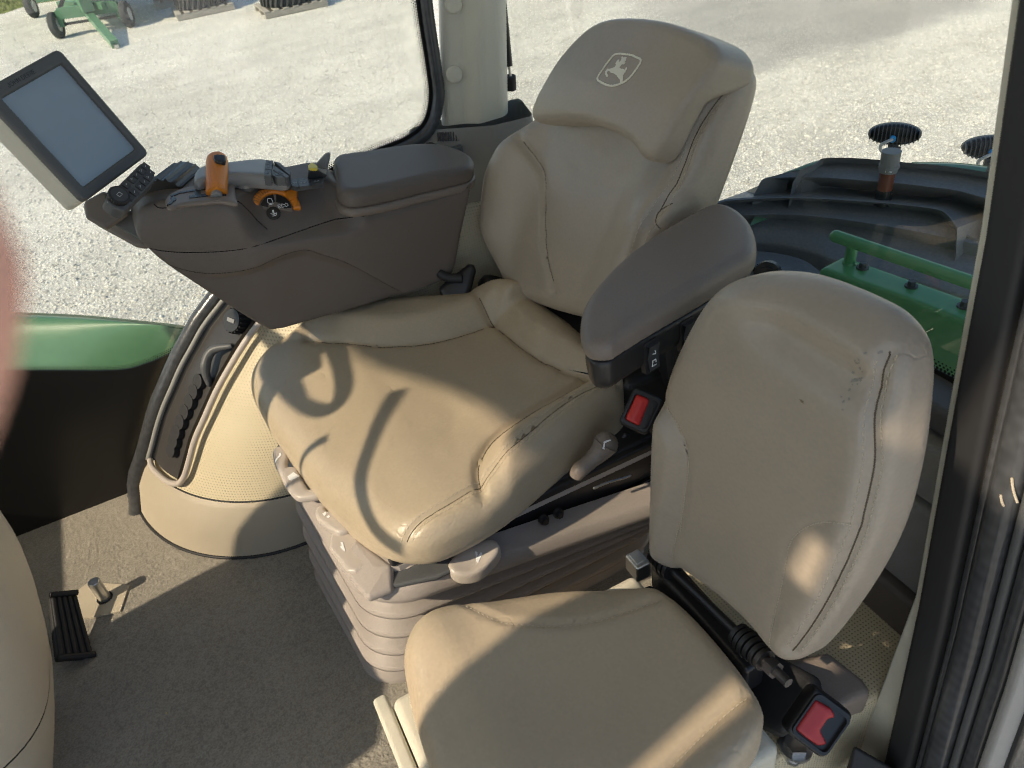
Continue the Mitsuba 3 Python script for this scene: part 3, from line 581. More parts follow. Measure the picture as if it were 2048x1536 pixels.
# adjuster handles
def ring_handle(key, P, hole, z0, z1, lab, mat='handle_plastic', dz=None):
    p = Pad(cat_rom(P, 5), z0, z1, .007, .0022, dz, bot=dz, holes=[cat_rom(hole, 5)] if hole else [], sm=1)
    k = add(B + key, p.mesh, mat, True, lab); p.fr = (np.zeros(3), np.eye(3)); return k, p
def print_on(k, p, P, lift=.0003): return add(k + '__symbol', drape(p, P, lift, th=.0006), 'white_print')
slope = lambda X, Y: -.25 * (X - .02)
k, p = ring_handle('adjuster_handle', [(.0116,-.0969),(.0033,-.1068),(-.0069,-.1042),(-.0122,-.0917),(-.011,-.0691),(-.0042,-.0527),(-.0019,-.0249),(.007,-.0167),(.0132,-.0335),(.0157,-.0633)], None, .366, .383, 'dark adjuster lever at the right end of the seat front', 'handle_plastic')
print_on(k, p, [(.0142,-.0683),(.0014,-.0777),(.0019,-.0817),(-.0013,-.0832),(-.0016,-.0756),(.0131,-.064)])
k, p = ring_handle('adjuster_handle', [(.0114,-.034),(.0022,-.0435),(-.0134,-.0363),(-.0234,-.0144),(-.0311,.0176),(-.0401,.0538),(-.0294,.0585),(-.0127,.0526),(.0029,.0422),(.0101,.0174),(.0131,-.0123)], [(-.0168,-.0223),(-.0228,-.016),(-.0273,.0166),(-.0287,.0342),(-.0209,.0344),(-.019,.0222),(-.0177,-.0056)], .366, .383, 'second adjuster handle from the right with a seat symbol')
print_on(k, p, [(.0028,-.0139),(-.0093,-.0183),(-.0119,-.0108),(-.016,-.0069),(-.0142,-.0024),(-.0007,-.0003),(.0026,-.0036)])
k, p = ring_handle('adjuster_handle', [(-.015,.089),(-.0227,.0777),(-.0355,.0794),(-.0458,.0899),(-.048,.1158),(-.0526,.1436),(-.0521,.1555),(-.0423,.1562),(-.0327,.1509),(-.0227,.1299),(-.0148,.1065)], [(-.0334,.0868),(-.0423,.0927),(-.0426,.1031),(-.0353,.0973)], .360, .378, 'third adjuster handle from the right with an arrow symbol')
print_on(k, p, [(-.0254,.1023),(-.0354,.0962),(-.0424,.106),(-.0387,.1076),(-.0347,.1019),(-.027,.1084)])
print_on(k, p, [(-.0294,.1115),(-.0336,.1103),(-.0343,.1147),(-.03,.1159)])
p = hull([(-.0312,.1396,.362),(-.0413,.1438,.362),(-.0538,.1663,.362),(-.0567,.2164,.362),(-.0467,.2276,.362),(-.0372,.2281,.362),(-.0301,.2213,.362),(-.0294,.2033,.362),(-.0246,.1776,.362),(-.0203,.1656,.362)] + [(-.0264,.1521,.34),(-.0473,.2091,.34),(-.0505,.1486,.34)], .006)
k = add(B + 'adjuster_handle', p, 'handle_plastic', 40, 'flat paddle handle at the front left corner of the seat')
add(k + '__symbol', prism([(-.0337,.167),(-.0364,.1697),(-.0356,.1765),(-.0351,.1864),(-.0329,.1895),(-.0325,.1846),(-.03,.1762),(-.0325,.1764)], .3683, .3690), 'white_print')
k, p = ring_handle('adjuster_handle', [(-.1601,.2924),(-.1743,.2818),(-.1952,.2751),(-.2212,.276),(-.2397,.2825),(-.2448,.296),(-.2394,.3083),(-.2235,.3158),(-.1996,.3221),(-.1785,.3192),(-.1625,.309)], None, .335, .362, 'adjuster paddle on the left side with an angle symbol', 'handle_plastic', lambda X, Y: -.010 * np.exp(-((X + .195) / .035) ** 2 - ((Y - .315) / .02) ** 2))
print_on(k, p, [(-.2068,.2919),(-.2091,.2956),(-.2049,.3018),(-.2141,.2975),(-.2146,.3005),(-.2027,.3092),(-.2015,.3062)])
hp = tube([(-.3914,.285,.4086),(-.3993,.285,.419),(-.421,.285,.428),(-.4394,.285,.4388),(-.4488,.285,.4482)], [.010, .013, .0125, .017, .021], 14, 6)
k = add(B + 'adjuster_handle', join(hp, trimesh.creation.icosphere(3, .0195).apply_translation([(-.4491,.283,.4455)][0])), 'taupe_plastic', 50, 'taupe recline handle on the left side near the red buckle')
fs = frame([(-.4379,.302,.4655)][0], (-1, 0, .3), (.1, .8, .6))
add(k + '__symbol', prism([(-.008, -.003), (0, .005), (.010, .002), (.010, .0), (0, .002), (-.006, -.005)], .0004, .0012, fs), 'white_print')

# ---------------------------------------------------------------- buckle beside the operator seat
def buckle(key, o, ex, n, w, l, d, lab, redmat, flip=False):
    thing(key, lab, 'seat belt buckle', None)
    F_ = frame(o, ex, n)
    P = round_poly([(-l / 2, -w / 2), (l / 2, -w / 2), (l / 2, w / 2), (-l / 2, w / 2)], .008, 5)
    Hh = round_poly([(-l * .36, -w * .40), (l * .38, -w * .40), (l * .38, w * .40), (-l * .36, w * .40)], .006, 5)
    add(key + '__shell', Pad(P, -d, .004, .006, .002, None, rb=.012, holes=[], fr=F_, sm=1, ).mesh, 'black_plastic', True)
    add(key + '__shell__rim', prism(round_poly([(-l * .44, -w * .44), (l * .44, -w * .44), (l * .44, w * .44), (-l * .44, w * .44)], .008, 4), .003, .009, F_, [Hh]), 'black_plastic', 30)
    bt = [(-l * .34, -w * .02), (-l * .30, -w * .38), (l * .36, -w * .38), (l * .36, w * .20), (l * .22, w * .38), (l * .10, w * .06), (-l * .16, w * .06), (-l * .26, w * .2)] if flip else [(-l * .34, -w * .37), (l * .36, -w * .37), (l * .36, w * .16), (-l * .34, w * .10)]
    add(key + '__button', Pad(round_poly(bt, .003, 4), -.003, .0065, .004, .0016, (lambda X, Y: .003 * np.exp(-((Y + w * .1) / (w * .25)) ** 2)), fr=F_, sm=1).mesh, redmat, True, 'red press button')
    return F_
o_ = np.array([(-.5039,.3,.4974)][0])
F1 = buckle('belt_buckle', o_, (.35, 0, -.60), (.35, .60, .62), .047, .062, .035, 'bright red seat belt buckle in a black shell beside the operator seat', 'red_plastic')
add('belt_buckle__strap', tube([o_ + (-.02, -.01, -.03), o_ + (-.05, -.02, -.09), o_ + (-.06, -.03, -.14)], .012, 10, 4), 'black_rubber', True)

# ---------------------------------------------------------------- folding instructor seat
thing('instructor_seat', 'tan leather folding passenger seat with rounded backrest near the door', 'seat')
I = 'instructor_seat__'
QP = cat_rom([(x + .2, y - .56) for x, y in [(-.366, .50), (-.30, .452), (-.233, .420), (-.165, .404), (-.115, .392), (-.075, .398), (-.048, .425), (-.034, .47), (-.026, .52), (-.022, .60), (-.04, .70), (-.10, .752), (-.20, .768), (-.30, .757), (-.362, .735), (-.386, .695), (-.392, .6), (-.384, .53)]], 6)
QR = cat_rom([(-.1658,-.0194),(-.1413,-.0231),(-.0976,-.0331),(-.0658,-.0426),(-.0345,-.0577),(-.0067,-.0744),(.0218,-.0957),(.0374,-.1159),(.0497,-.138),(.0565,-.1514)], 6, False)
QL = cat_rom([(-.1714,.1397),(-.1284,.1452),(-.0819,.1537),(-.0416,.1632),(-.005,.1729)], 6, False)
QE = cat_rom([(-.1779,-.0361),(-.1792,.0077),(-.1856,.0682),(-.1911,.1174),(-.1841,.1419),(-.1696,.1552),(-.1325,.1699),(-.0924,.1897)], 6, False)
def sgn(L, q):
    a = np.array([q]); return -np.sign(side_of(a[:, 0], a[:, 1], L))[0]
sQR, sQL = sgn(QR, (0., .05)), sgn(QL, (0., .0))
def bud_top(X, Y):
    r_ = np.maximum(sQR * side_of(X, Y, QR), 0); l_ = np.maximum(sQL * side_of(X, Y, QL), 0)
    z = -.012 * np.exp(-((X + .02) / .13) ** 2 - ((Y - .02) / .10) ** 2) - .022 * sst(.09, .19, X)
    z += -np.minimum(r_ * .42, .026) * sst(.13, .04, X) * sst(-.21, -.12, X) + .012 * sst(.05, .12, X) * np.exp(-((Y + .13) / .05) ** 2)
    z += .014 * sst(0, .05, l_)
    return z + groove(X, Y, QR, .0042, .006) + groove(X, Y, QL, .0042, .006)
bc = Pad(QP, -.075, 0, .030, .0034, bud_top, rb=.02, fr='BUDC', sm=1)
add(I + 'cushion', bc.mesh, 'leather', True, 'tan leather passenger cushion')
add(I + 'cushion__stitching', stitches(bc, off(QL, .003), lift=.0006), 'thread')
add(I + 'cushion__stitching', stitches(bc, off(QR, .003)[:70], ln=.003, w=.0008), 'thread')
RP = cat_rom([(-.132, -.005), (-.147, .07), (-.160, .18), (-.160, .254), (-.142, .33), (-.120, .384), (-.09, .416), (-.052, .434), (-.014, .444), (.04, .449), (.080, .446), (.110, .422), (.130, .36), (.141, .30), (.145, .25), (.142, .19), (.132, .12), (.120, .06), (.110, .032), (.092, .020), (.05, .026), (0, .020), (-.06, .004), (-.11, -.014)], 6)
RS = cat_rom([(.1142,.4467),(.1036,.4378),(.0984,.4249),(.0991,.4099),(.1049,.3905),(.116,.3613),(.1278,.3316),(.1362,.3085),(.1463,.2682),(.1444,.2632),(.1445,.2228),(.1374,.1554),(.1272,.096),(.1185,.0503)], 6, False)
RA = cat_rom([(.1382,.2676),(.1245,.2636),(.1106,.2548),(.0959,.2387),(.0826,.214),(.078,.1935),(.0797,.1696),(.0819,.1337),(.0834,.0887),(.0863,.0528),(.0899,.0298)], 6, False)
RB = cat_rom([(-.1566,.2282),(-.1379,.2299),(-.1163,.2236),(-.0985,.2104),(-.0877,.1924),(-.0828,.1646),(-.0828,.1293),(-.0819,.0962),(-.0808,.072),(-.0844,.0844),(-.0864,.0486),(-.0857,.0174)], 6, False)
RS, RA, RB = inside(RP, RS, .010), inside(RP, RA, .014), inside(RP, RB, .010)
for _ in range(12): RS[1:-1] = (RS[:-2] + 2 * RS[1:-1] + RS[2:]) / 4
sRA, sRB = sgn(RA, (-.03, .2)), sgn(RB, (0., .2))
def budb_top(X, Y):
    ra = np.maximum(sRA * side_of(X, Y, RA), 0); rb_ = np.maximum(sRB * side_of(X, Y, RB), 0)
    z = .0 * sst(0, .035, ra) * sst(.24, .19, Y) + .014 * sst(0, .03, rb_) - .016 * np.exp(-((Y - .40) / .022) ** 2) * sst(-.08, .0, X) * sst(.14, .08, X) - .030 * sst(.405, .46, Y)
    z += .006 * np.exp(-((Y - .25) / .12) ** 2)
    return z + groove(X, Y, RS, .0042, .010) + groove(X, Y, RA, .004, .003) + groove(X, Y, RB, .004, .003)
bb = Pad(RP, -.085, 0, .032, .0034, budb_top, rb=.03, fr='BUDB', sm=1)
add(I + 'backrest', bb.mesh, 'leather_back', True, 'tan leather passenger backrest with double stitched side seam')
for st_ in (stitches(bb, off(RS, .0055)[6:]), stitches(bb, off(RS, -.0055)[6:]), stitches(bb, RA, .004, .0028, .0008), stitches(bb, RB, .004, .0028, .0008)): add(I + 'backrest__stitching', st_, 'thread')
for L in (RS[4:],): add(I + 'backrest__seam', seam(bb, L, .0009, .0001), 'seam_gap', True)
rs_ = np.random.default_rng(4); c0_ = np.array([(.0821,.3948)][0])
for q in range(26):
    c_ = c0_ + rs_.normal(0, 1, 2) * [.0035, .014]; r_ = rs_.uniform(.0007, .0016)
    add(I + 'backrest__scuff', drape(bb, c_ + np.array([[r_ * math.cos(t) * rs_.uniform(.6, 1.2), r_ * math.sin(t)] for t in np.linspace(0, 6.28, 6)[:-1]]), .0002, th=.0003), 'scuff_grey')
c_ = np.array([(.045,.3526)][0]); add(I + 'backrest__scuff', drape(bb, [c_ + (-.0028, .0006), c_ + (.001, .0014), c_ + (.003, -.001), c_ + (0, -.0014)], .0002, th=.0003), 'scuff_brown')
# hinge between cushion and backrest
ha, hb = [(-.418,.4574,.3832),(-.418,.6899,.413)]
ha, hb = np.array(ha), np.array(hb); hd = (hb - ha) / np.linalg.norm(hb - ha)
add(I + 'hinge_bar', cyl(ha - hd * .01, hb, .0065, 16), 'black_steel', 40, 'black hinge bar behind the cushion')
for t0, n_ in ((.0, 5), (.172, 6)):
    for q in range(n_):
        c_ = ha + hd * (t0 + .0085 * q); add(I + 'hinge_spring', cyl(c_, c_ + hd * .0062, .0175 - .001 * abs(q - 2), 22), 'black_plastic', 40)
c_ = ha + hd * .226
add(I + 'hinge_nut', join(cyl(c_, c_ + hd * .012, .0115, 6), cyl(c_ + hd * .012, c_ + hd * .032, .006, 14)), 'black_steel', 30)
add(I + 'hinge_frame', join(rbox((-.44, .46, .32), (-.405, .66, .375), .008), rbox((-.40, .47, .325), (-.10, .70, .345), .006)), 'black_plastic', 40, 'black folding frame under the cushion')
add(I + 'hinge_bracket', join(rbox((-.395, .448, .372), (-.372, .478, .402), .003), rbox((-.39, .452, .40), (-.376, .472, .404), .001)), 'bare_steel', 40, 'bright steel bracket at the inner hinge end')
# beige seat box below
SB0 = 'seat_box'
thing(SB0, 'beige plastic storage box carrying the folding passenger seat', 'storage box')
add(SB0 + '__body', rbox((-.40, .428, 0), (-.012, .735, .325), .012), 'cream_plastic', 40)
add(SB0 + '__front_panel', rbox((-.012, .418, .01), (.008, .735, .300), .008), 'cream_plastic', 40, 'raised front panel of the storage box')
add(SB0 + '__front_panel__lip', rbox((-.010, .410, .302), (.010, .735, .318), .006), 'cream_plastic', 40)
# rear hinge cover, belt anchor and second buckle
thing('seat_anchor_cover', 'dark taupe plastic cover block behind the passenger seat hinge', 'cover')
cv = [(-.4703,.6503,.3),(-.5391,.669,.3),(-.5455,.7122,.3),(-.5435,.7205,.3),(-.5113,.7166,.3),(-.4893,.7094,.3),(-.4541,.7094,.3)] + [(-.4978,.6057,.225),(-.5821,.6986,.225),(-.5671,.7061,.225),(-.4842,.6887,.225),(-.4786,.6428,.225)]
add('seat_anchor_cover', hull(cv, .010, 2), 'taupe_plastic', 50)
thing('belt_anchor', 'shiny steel belt anchor plate with a bolt beside the dark red buckle', 'bracket')
an = [(-.4391,.6929),(-.465,.6898),(-.4758,.7237),(-.4643,.7288),(-.438,.7292),(-.4323,.7215)]
add('belt_anchor__plate', prism(round_poly(an, .004, 3), .228, .234), 'bare_steel', 30)
q = np.array([(-.4535,.7126,.236)][0]); add('belt_anchor__bolt', join(cyl(q, q + (0, 0, .014), .0165, 6), cyl(q - (0, 0, .002), q + (0, 0, .004), .021, 24)), 'bare_steel', 30)
thing('care_label', 'small white printed label hanging under the hinge cover', 'label')
lb = np.array([(-.455,.6705,.2727),(-.455,.6763,.2837),(-.455,.7091,.2846),(-.455,.7058,.2723)])
add('care_label', (lb, [[0, 1, 2], [0, 2, 3]]), 'white_print')
o_ = np.array([(-.4567,.7347,.3279)][0])
F2_ = buckle('belt_buckle_001', o_, np.array([(-.4308,.7391,.3097)][0]) - np.array([(-.476,.7318,.3411)][0]), (.30, .66, .68), .056, .066, .05, 'dark red seat belt buckle in a black shell behind the passenger seat', 'dark_red_plastic', True)
add('belt_buckle_001__boot', hull([o_ + F2_[1] @ np.array(v) for v in ((.03, -.02, -.03), (-.03, -.02, -.03), (-.02, -.055, -.09), (.05, -.05, -.08), (.04, .0, -.08), (-.02, .01, -.08))], .012), 'black_rubber', 40)
thing('seat_plinth', 'perforated tan vinyl plinth behind and below the passenger seat', 'plinth')
add('seat_plinth', rbox((-.80, .40, 0), (-.398, .712, .225), .01), 'perforated_vinyl', 40)

# ---------------------------------------------------------------- armrest console with its controls
thing('armrest_console', 'dark taupe armrest console with orange lever and orange throttle dial', 'console')
C = 'armrest_console__'
FC = (np.array([0, 0, 0.]), np.array([[0, 1, 0], [0, 0, 1], [1, 0, 0.]]))      # local x = world z, local y = world x, local z = world y
prof = [(.772, .072), (.748, .080), (.722, .072), (.690, .056), (.640, .022), (.575, -.024), (.532, -.058), (.521, -.075), (.515, -.15), (.512, -.30), (.514, -.40), (.528, -.432), (.60, -.462), (.675, -.494), (.690, -.498), (.700, -.42), (.716, -.30), (.748, -.262), (.756, -.20), (.772, -.12), (.787, -.07), (.797, -.02), (.800, .02), (.792, .055)]
ln1 = np.array([(.0862,.7335),(.0447,.7134),(-.0134,.7042),(-.1333,.6981),(-.2596,.694),(-.4034,.6877),(-.4998,.684)])[:, ::-1]
ln2 = np.array([(.0601,.6994),(.042,.6824),(-.0002,.665),(-.07,.6623),(-.1254,.6692),(-.1663,.6669),(-.1926,.6489),(-.2386,.6115),(-.3174,.5257),(-.392,.4616)])[:, ::-1]
ln1, ln2 = cat_rom(ln1, 6, False), cat_rom(ln2, 6, False)
ln3 = cat_rom(np.array([(.0362,.7957),(.0298,.7886),(.0148,.788),(-.0126,.7911),(-.043,.7884),(-.0851,.7761),(-.0904,.7727),(-.0984,.7571),(-.1087,.7325),(-.1208,.7121)])[:, ::-1], 5, False)
s2 = sgn(ln2, (.72, -.2))
def con_top(X, Y):                                   # X = height, Y = along the tractor
    below = np.maximum(s2 * side_of(X, Y, ln2), 0)
    z = -.010 * sst(0, .012, below) * sst(.06, -.02, Y) - .012 * sst(.0, .16, below)
    z += groove(X, Y, ln1, .003, .0035) + groove(X, Y, ln3, .003, .003)
    top = np.interp(Y, [-.30, -.262, -.2, -.12, -.07, .02], [.716, .748, .757, .772, .787, .80])
    scoop = sst(-.285, -.235, Y) * sst(-.075, -.125, Y)
    z -= scoop * 1.0 * np.clip(X - (top - .078), 0, .078) ** 1.0
    z -= (1 - scoop) * .006 * sst(top - .05, top - .0, X)
    z -= .065 * sst(-.09, .085, Y)
    return z
con = Pad(np.array(cat_rom(prof, 3)), -.425, -.230, .010, .0042, con_top, rb=.02, fr=FC, sm=1)
add(C + 'body', con.mesh, 'dark_taupe', True, 'dark taupe console body')
for L in (ln1, ln3): add(C + 'body__panel_gap', seam(con, L[1:-1], .0009, .0002), 'panel_gap', True)
add(C + 'body__panel_gap', seam(con, ln2[1:-1], .0007, .0004), 'panel_gap', True)
LP = cat_rom([(-.262, .022), (-.29, .034), (-.40, .018), (-.49, .006), (-.525, -.02), (-.545, -.07), (-.54, -.12), (-.515, -.165), (-.46, -.185), (-.36, -.19), (-.31, -.185), (-.292, -.15), (-.272, -.07), (-.258, -.01)], 6)
lid = Pad(LP, -.030, .009, .018, .0036, bot=lambda X, Y: .010 * sst(-.30, -.52, X), top=lambda X, Y: -.008 * sst(-.4, -.25, -np.abs(X + .1)) + .004 * np.exp(-((X + .4) / .12) ** 2), rb=.003, fr='CTOP', sm=1)
add(C + 'armrest_lid', lid.mesh, 'dark_taupe', True, 'padded grey brown armrest lid')
add(C + 'armrest_lid__rim', Pad(np.array(Polygon(LP).buffer(.003).exterior.coords)[:-1], -.046, -.029, .006, .0036, top=lambda X, Y: .010 * sst(-.30, -.52, X), bot=lambda X, Y: .010 * sst(-.30, -.52, X), fr='CTOP', sm=1).mesh, 'taupe_plastic', True)
# rear part: sill between lid and the far side
add(C + 'side_wall', hull([(-.30, -.40, .55), (-.46, -.40, .55), (-.30, -.42, .70), (-.52, -.41, .68), (-.30, -.30, .69), (-.51, -.30, .66)], .01), 'dark_taupe', 40)
# gate plate with slots and the orange lever
gp = Pad(cat_rom([(.0199,-.0035),(.0147,-.0308),(.0051,-.0499),(-.0146,-.0687),(-.0354,-.0744),(-.057,-.072),(-.1007,-.1122),(-.0882,.0022),(-.0838,.0352),(-.0588,.0137),(-.0295,.0101),(-.0045,.0104),(.0156,.0218)], 4), -.003, .006, .004, .0026, fr='CTOP', sm=1)
add(C + 'gate_plate', gp.mesh, 'taupe_plastic', True, 'curved shift gate plate with slots')
for P in ([(.0186,.012),(.0095,-.0038),(.0093,-.0184),(.0033,-.0261),(.0007,-.0202),(.0023,-.007),(.0061,-.0025),(.0119,.0098)], [(.0075,-.0252),(-.007,-.0375),(-.0302,-.0419),(-.0509,-.0422),(-.0518,-.0482),(-.0312,-.0494),(-.0079,-.0449),(.0076,-.0328)], [(-.019,-.0204),(-.0279,-.0197),(-.0302,-.0393),(-.0396,-.0385),(-.0376,-.0212),(-.0476,-.0201),(-.0457,-.0081),(-.0175,-.0095)], [(-.0648,-.0138),(-.0759,-.02),(-.0742,-.0027),(-.0638,-.0025)]):
    add(C + 'gate_plate__slot', prism(Polygon(P).buffer(0).exterior.coords[:-1], .004, .0072, 'CTOP'), 'black_plastic')
lv0, lv1 = np.array([(-.0596,-.2461,.7954)][0]), np.array([(-.0837,-.3399,.8167)][0])
lv1 = lv0 + (lv1 - lv0)
la = (lv1 - lv0) / np.linalg.norm(lv1 - lv0)
fl_ = frame(lv0, (0.2, .9, .2), la); H_ = np.linalg.norm(lv1 - lv0)
def lv_warp(v): return v
knob = [(.0, .0155), (.008, .0172), (.012, .0166), (.03, .0172), (.055, .0178), (.080, .0180), (.090, .0165), (.097, .0115), (.1005, .004), (.101, .0)]
sc = (H_ + .020) / .10
lrows = [np.c_[.86 * r * np.cos(np.arange(24) * np.pi / 12), 1.02 * r * np.sin(np.arange(24) * np.pi / 12), np.full(24, (z_ + .004) * sc)] for z_, r in [(.0, .004)] + knob]
thing('shift_lever', 'orange shift lever with a black thumb window standing on the console', 'lever')
add('shift_lever__grip', put(loft(lrows, True, flip=False), fl_), 'orange_plastic', 50)
cv = np.array([(-.0756,-.1837,.8626)][0])
vd = np.array([0, 1.05, 1.25]) - lv1
vd = vd / np.linalg.norm(vd); rt = np.cross(la, vd); rt /= np.linalg.norm(rt); vd2 = np.cross(rt, la)
win_c = lv0 + la * (H_ * .84) + rt * .0035
ft = (win_c + vd2 * .0135, np.stack([rt, la, vd2], 1))
add('shift_lever__thumb_window', Pad(cat_rom([(-.0095, .006), (-.004, .0105), (.008, .0115), (.0105, .004), (.009, -.008), (.002, -.0125), (-.006, -.009)], 4), -.004, .0075, .003, .0012, fr=ft, sm=1).mesh, 'black_plastic', True, 'black thumb window in the orange lever')
add('shift_lever__stem', cyl(lv0 - la * .004, lv0 + la * .010, .009, 16), 'silver_plastic', 40)
# dial
add(C + 'throttle_housing', Pad([(.046 * math.cos(t), .046 * math.sin(t)) for t in np.linspace(0, 2 * np.pi, 48, endpoint=False)], -.030, -.004, .006, .0026, fr='DIAL', sm=1).mesh, 'dark_taupe', True)
def ring(r0, r1, a0, a1, n=32):
    t = np.radians(np.linspace(a0, a1, n)); return np.vstack([np.c_[r1 * np.cos(t), r1 * np.sin(t)], np.c_[r0 * np.cos(t[::-1]), r0 * np.sin(t[::-1])]])
kd = C + 'throttle_dial'
add(kd, Pad(ring(.0285, .0425, -12, 158), -.012, .006, .004, .0018, fr='DIAL', sm=1).mesh, 'orange_plastic', True, 'orange ribbed throttle dial ring')
add(kd + '__thumb_tab', hull([(-.1753,-.2827,.7551),(-.1913,-.2847,.756),(-.1846,-.2757,.7471),(-.1746,-.2734,.7454)] + [(-.1683,-.2938,.7498),(-.1852,-.2827,.7371)], .0022), 'orange_plastic', 40)
for a_ in np.linspace(92, 146, 8):
    t = math.radians(a_); add(kd + '__groove', prism([(.031 * math.cos(t) - .0004 * math.sin(t), .031 * math.sin(t) + .0004 * math.cos(t)), (.0405 * math.cos(t) - .0004 * math.sin(t), .0405 * math.sin(t) + .0004 * math.cos(t)), (.0405 * math.cos(t) + .0004 * math.sin(t), .0405 * math.sin(t) - .0004 * math.cos(t)), (.031 * math.cos(t) + .0004 * math.sin(t), .031 * math.sin(t) - .0004 * math.cos(t))], .0055, .0064, 'DIAL'), 'dark_taupe')
add(C + 'dial_face', prism(ring(.0, .0275, -20, 170), -.006, .0012, 'DIAL'), 'taupe_plastic')
k1 = add(C + 'dial_button', prism(ring(.0135, .0265, 84, 152, 16), .0, .0024, 'DIAL'), 'black_plastic', False, 'black engine speed button on the dial')
k2 = add(C + 'dial_button', prism(ring(.0135, .0265, -6, 74, 16), .0, .0024, 'DIAL'), 'black_plastic', False, 'black ECO button on the dial')
cb = [(-.0061,-.0063)][0]
k3 = add(C + 'dial_button', Pad([(cb[0] + .0118 * math.cos(t), cb[1] + .0118 * math.sin(t)) for t in np.linspace(0, 2 * np.pi, 28, endpoint=False)], -.004, .004, .0016, .0011, fr='DIAL', sm=1).mesh, 'black_plastic', True, 'round black crop cruise button')
def text_on(key, txt, h, o2, fr, z, mat='white_print', rot=0., th=.0005):
    m = meshkit.text_mesh(txt, h)
    if isinstance(m, (tuple, list)): m = trimesh.Trimesh(*m, process=False)
    v = np.array(m.vertices); v -= (v.max(0) + v.min(0)) / 2; e = v[:, 2].max() - v[:, 2].min()
    v[:, 2] = (v[:, 2] / e if e > 1e-9 else v[:, 2]) * th
    c_, s_ = math.cos(rot), math.sin(rot); v[:, :2] = v[:, :2] @ np.array([[c_, s_], [-s_, c_]])
    v += [o2[0], o2[1], z + th / 2]
    return add(key, put(trimesh.Trimesh(v, m.faces, process=False), fr), mat)
eo = [(.0132,.0038)][0]
text_on(k2 + '__lettering', 'ECO', .0066, eo, 'DIAL', .0024, rot=.05)
def flat(key, polys, fr, z, mat='white_print', th=.0005):
    for P in polys: add(key, prism(Polygon(P).buffer(0).exterior.coords[:-1] if not isinstance(P, Polygon) else P.exterior.coords[:-1], z, z + th, fr) if not (isinstance(P, Polygon) and len(P.interiors)) else put(trimesh.creation.extrude_polygon(P, th).apply_translation([0, 0, z]), fr), mat)
def outline(L, w, closed=False): return (LineString(list(L) + [L[0]]) if closed else LineString(L)).buffer(w / 2, quad_segs=2)
io = np.array([(-.0058,.0162)][0])
flat(k1 + '__symbol', [outline([io + q for q in ((-.004, .003), (-.0045, -.002), (-.0015, -.0045), (.002, -.0045), (.0042, -.001), (.003, .004), (.001, .005), (-.002, .005))], .0011, True), outline([io + (-.0035, -.0065), io + (.004, -.0062)], .0012)], 'DIAL', .0024)
io = np.array(cb)
flat(k3 + '__symbol', [Point(io + (0, .0035)).buffer(.0018, quad_segs=3), outline([io + (-.0005, .001), io + (.0005, -.001)], .0022), outline([io + q for q in ((-.005, -.001), (-.001, -.0035), (.0045, -.0015), (.003, -.0055), (-.003, -.006))], .001)], 'DIAL', .004)
# other controls on the console top
ro, rx_ = np.array([(-.0076,-.3531,.7936)][0]), np.array([(-.0577,-.4356,.7845)][0])
rd = (rx_ - ro)
fx = frame(ro + rd * .5, (1, -.15, .1), (0, 0, 1))
thing_k = C + 'scroll_roller'
cA, cB = np.array([.012, -.345, .775]), np.array([-.03, -.425, .768]); ax_ = (cB - cA) / np.linalg.norm(cB - cA); cA2 = cA - ax_ * .012
kr = add(C + 'scroll_roller', cyl(cA2, cB, .040, 30), 'roller_plastic', 30, 'black ribbed scroll roller at the console front')
u_ = np.cross(ax_, [0, 0, 1]); u_ /= np.linalg.norm(u_); w_ = np.cross(u_, ax_)
for t in np.linspace(0, 2 * np.pi, 20, endpoint=False):
    d_ = math.cos(t) * u_ + math.sin(t) * w_; e_ = -math.sin(t) * u_ + math.cos(t) * w_
    add(kr + '__rib', hull([cA2 + d_ * .040 + e_ * .0035, cA2 + d_ * .040 - e_ * .0035, cB + d_ * .0395 + e_ * .003, cB + d_ * .0395 - e_ * .003, cA2 + d_ * .044, cB + d_ * .0425]), 'roller_plastic', 30)
pr = Pad(cat_rom([(-.0347,-.0713),(-.0443,-.1071),(-.0616,-.1272),(-.1051,-.1329),(-.1526,-.1349),(-.1737,-.1213),(-.1876,-.0622),(-.1874,-.0334),(-.1729,-.0135),(-.1445,-.032),(-.1041,-.0548),(-.073,-.0576),(-.0369,-.0436)], 4), -.004, .024, .010, .003, lambda X, Y: -.012 * sst(-.15, -.22, X), fr='CTOP', sm=1)
add(C + 'palm_rest', pr.mesh, 'silver_plastic', True, 'silver grey hand rest behind the orange lever')
kp_ = C + 'paddle_row'
for i, P in enumerate(([(-.1622,-.104),(-.1726,-.0955),(-.165,-.0701),(-.1559,-.0821)], [(-.1553,-.0793),(-.1646,-.0684),(-.1587,-.045),(-.1494,-.0552)], [(-.1487,-.052),(-.1582,-.0429),(-.151,-.0152),(-.1409,-.02)], [(-.1735,-.095),(-.1811,-.0833),(-.1862,-.0261),(-.181,-.0112)], [(-.1689,-.0756),(-.1796,-.0089),(-.1735,-.0001),(-.1624,-.0505)], [(-.1626,-.0538),(-.1732,-.0068),(-.1597,-.0116),(-.1551,-.0271)])):
    add(kp_, prism(P, .010, .0275 - .001 * max(i - 2, 0), 'CTOP'), 'dark_grey_plastic', False)
    q = np.array(P); c_ = q.mean(0); add(kp_ + '_%03d__slit' % i if i else kp_ + '__slit', prism(c_ + (q - c_) * [.7, .7] * .45, .027 - .001 * max(i - 2, 0), .0281 - .001 * max(i - 2, 0), 'CTOP'), 'black_plastic')
bo = np.array([(-.1159,-.0677)][0])
ph = np.linspace(0, 2 * np.pi, 30, endpoint=False)
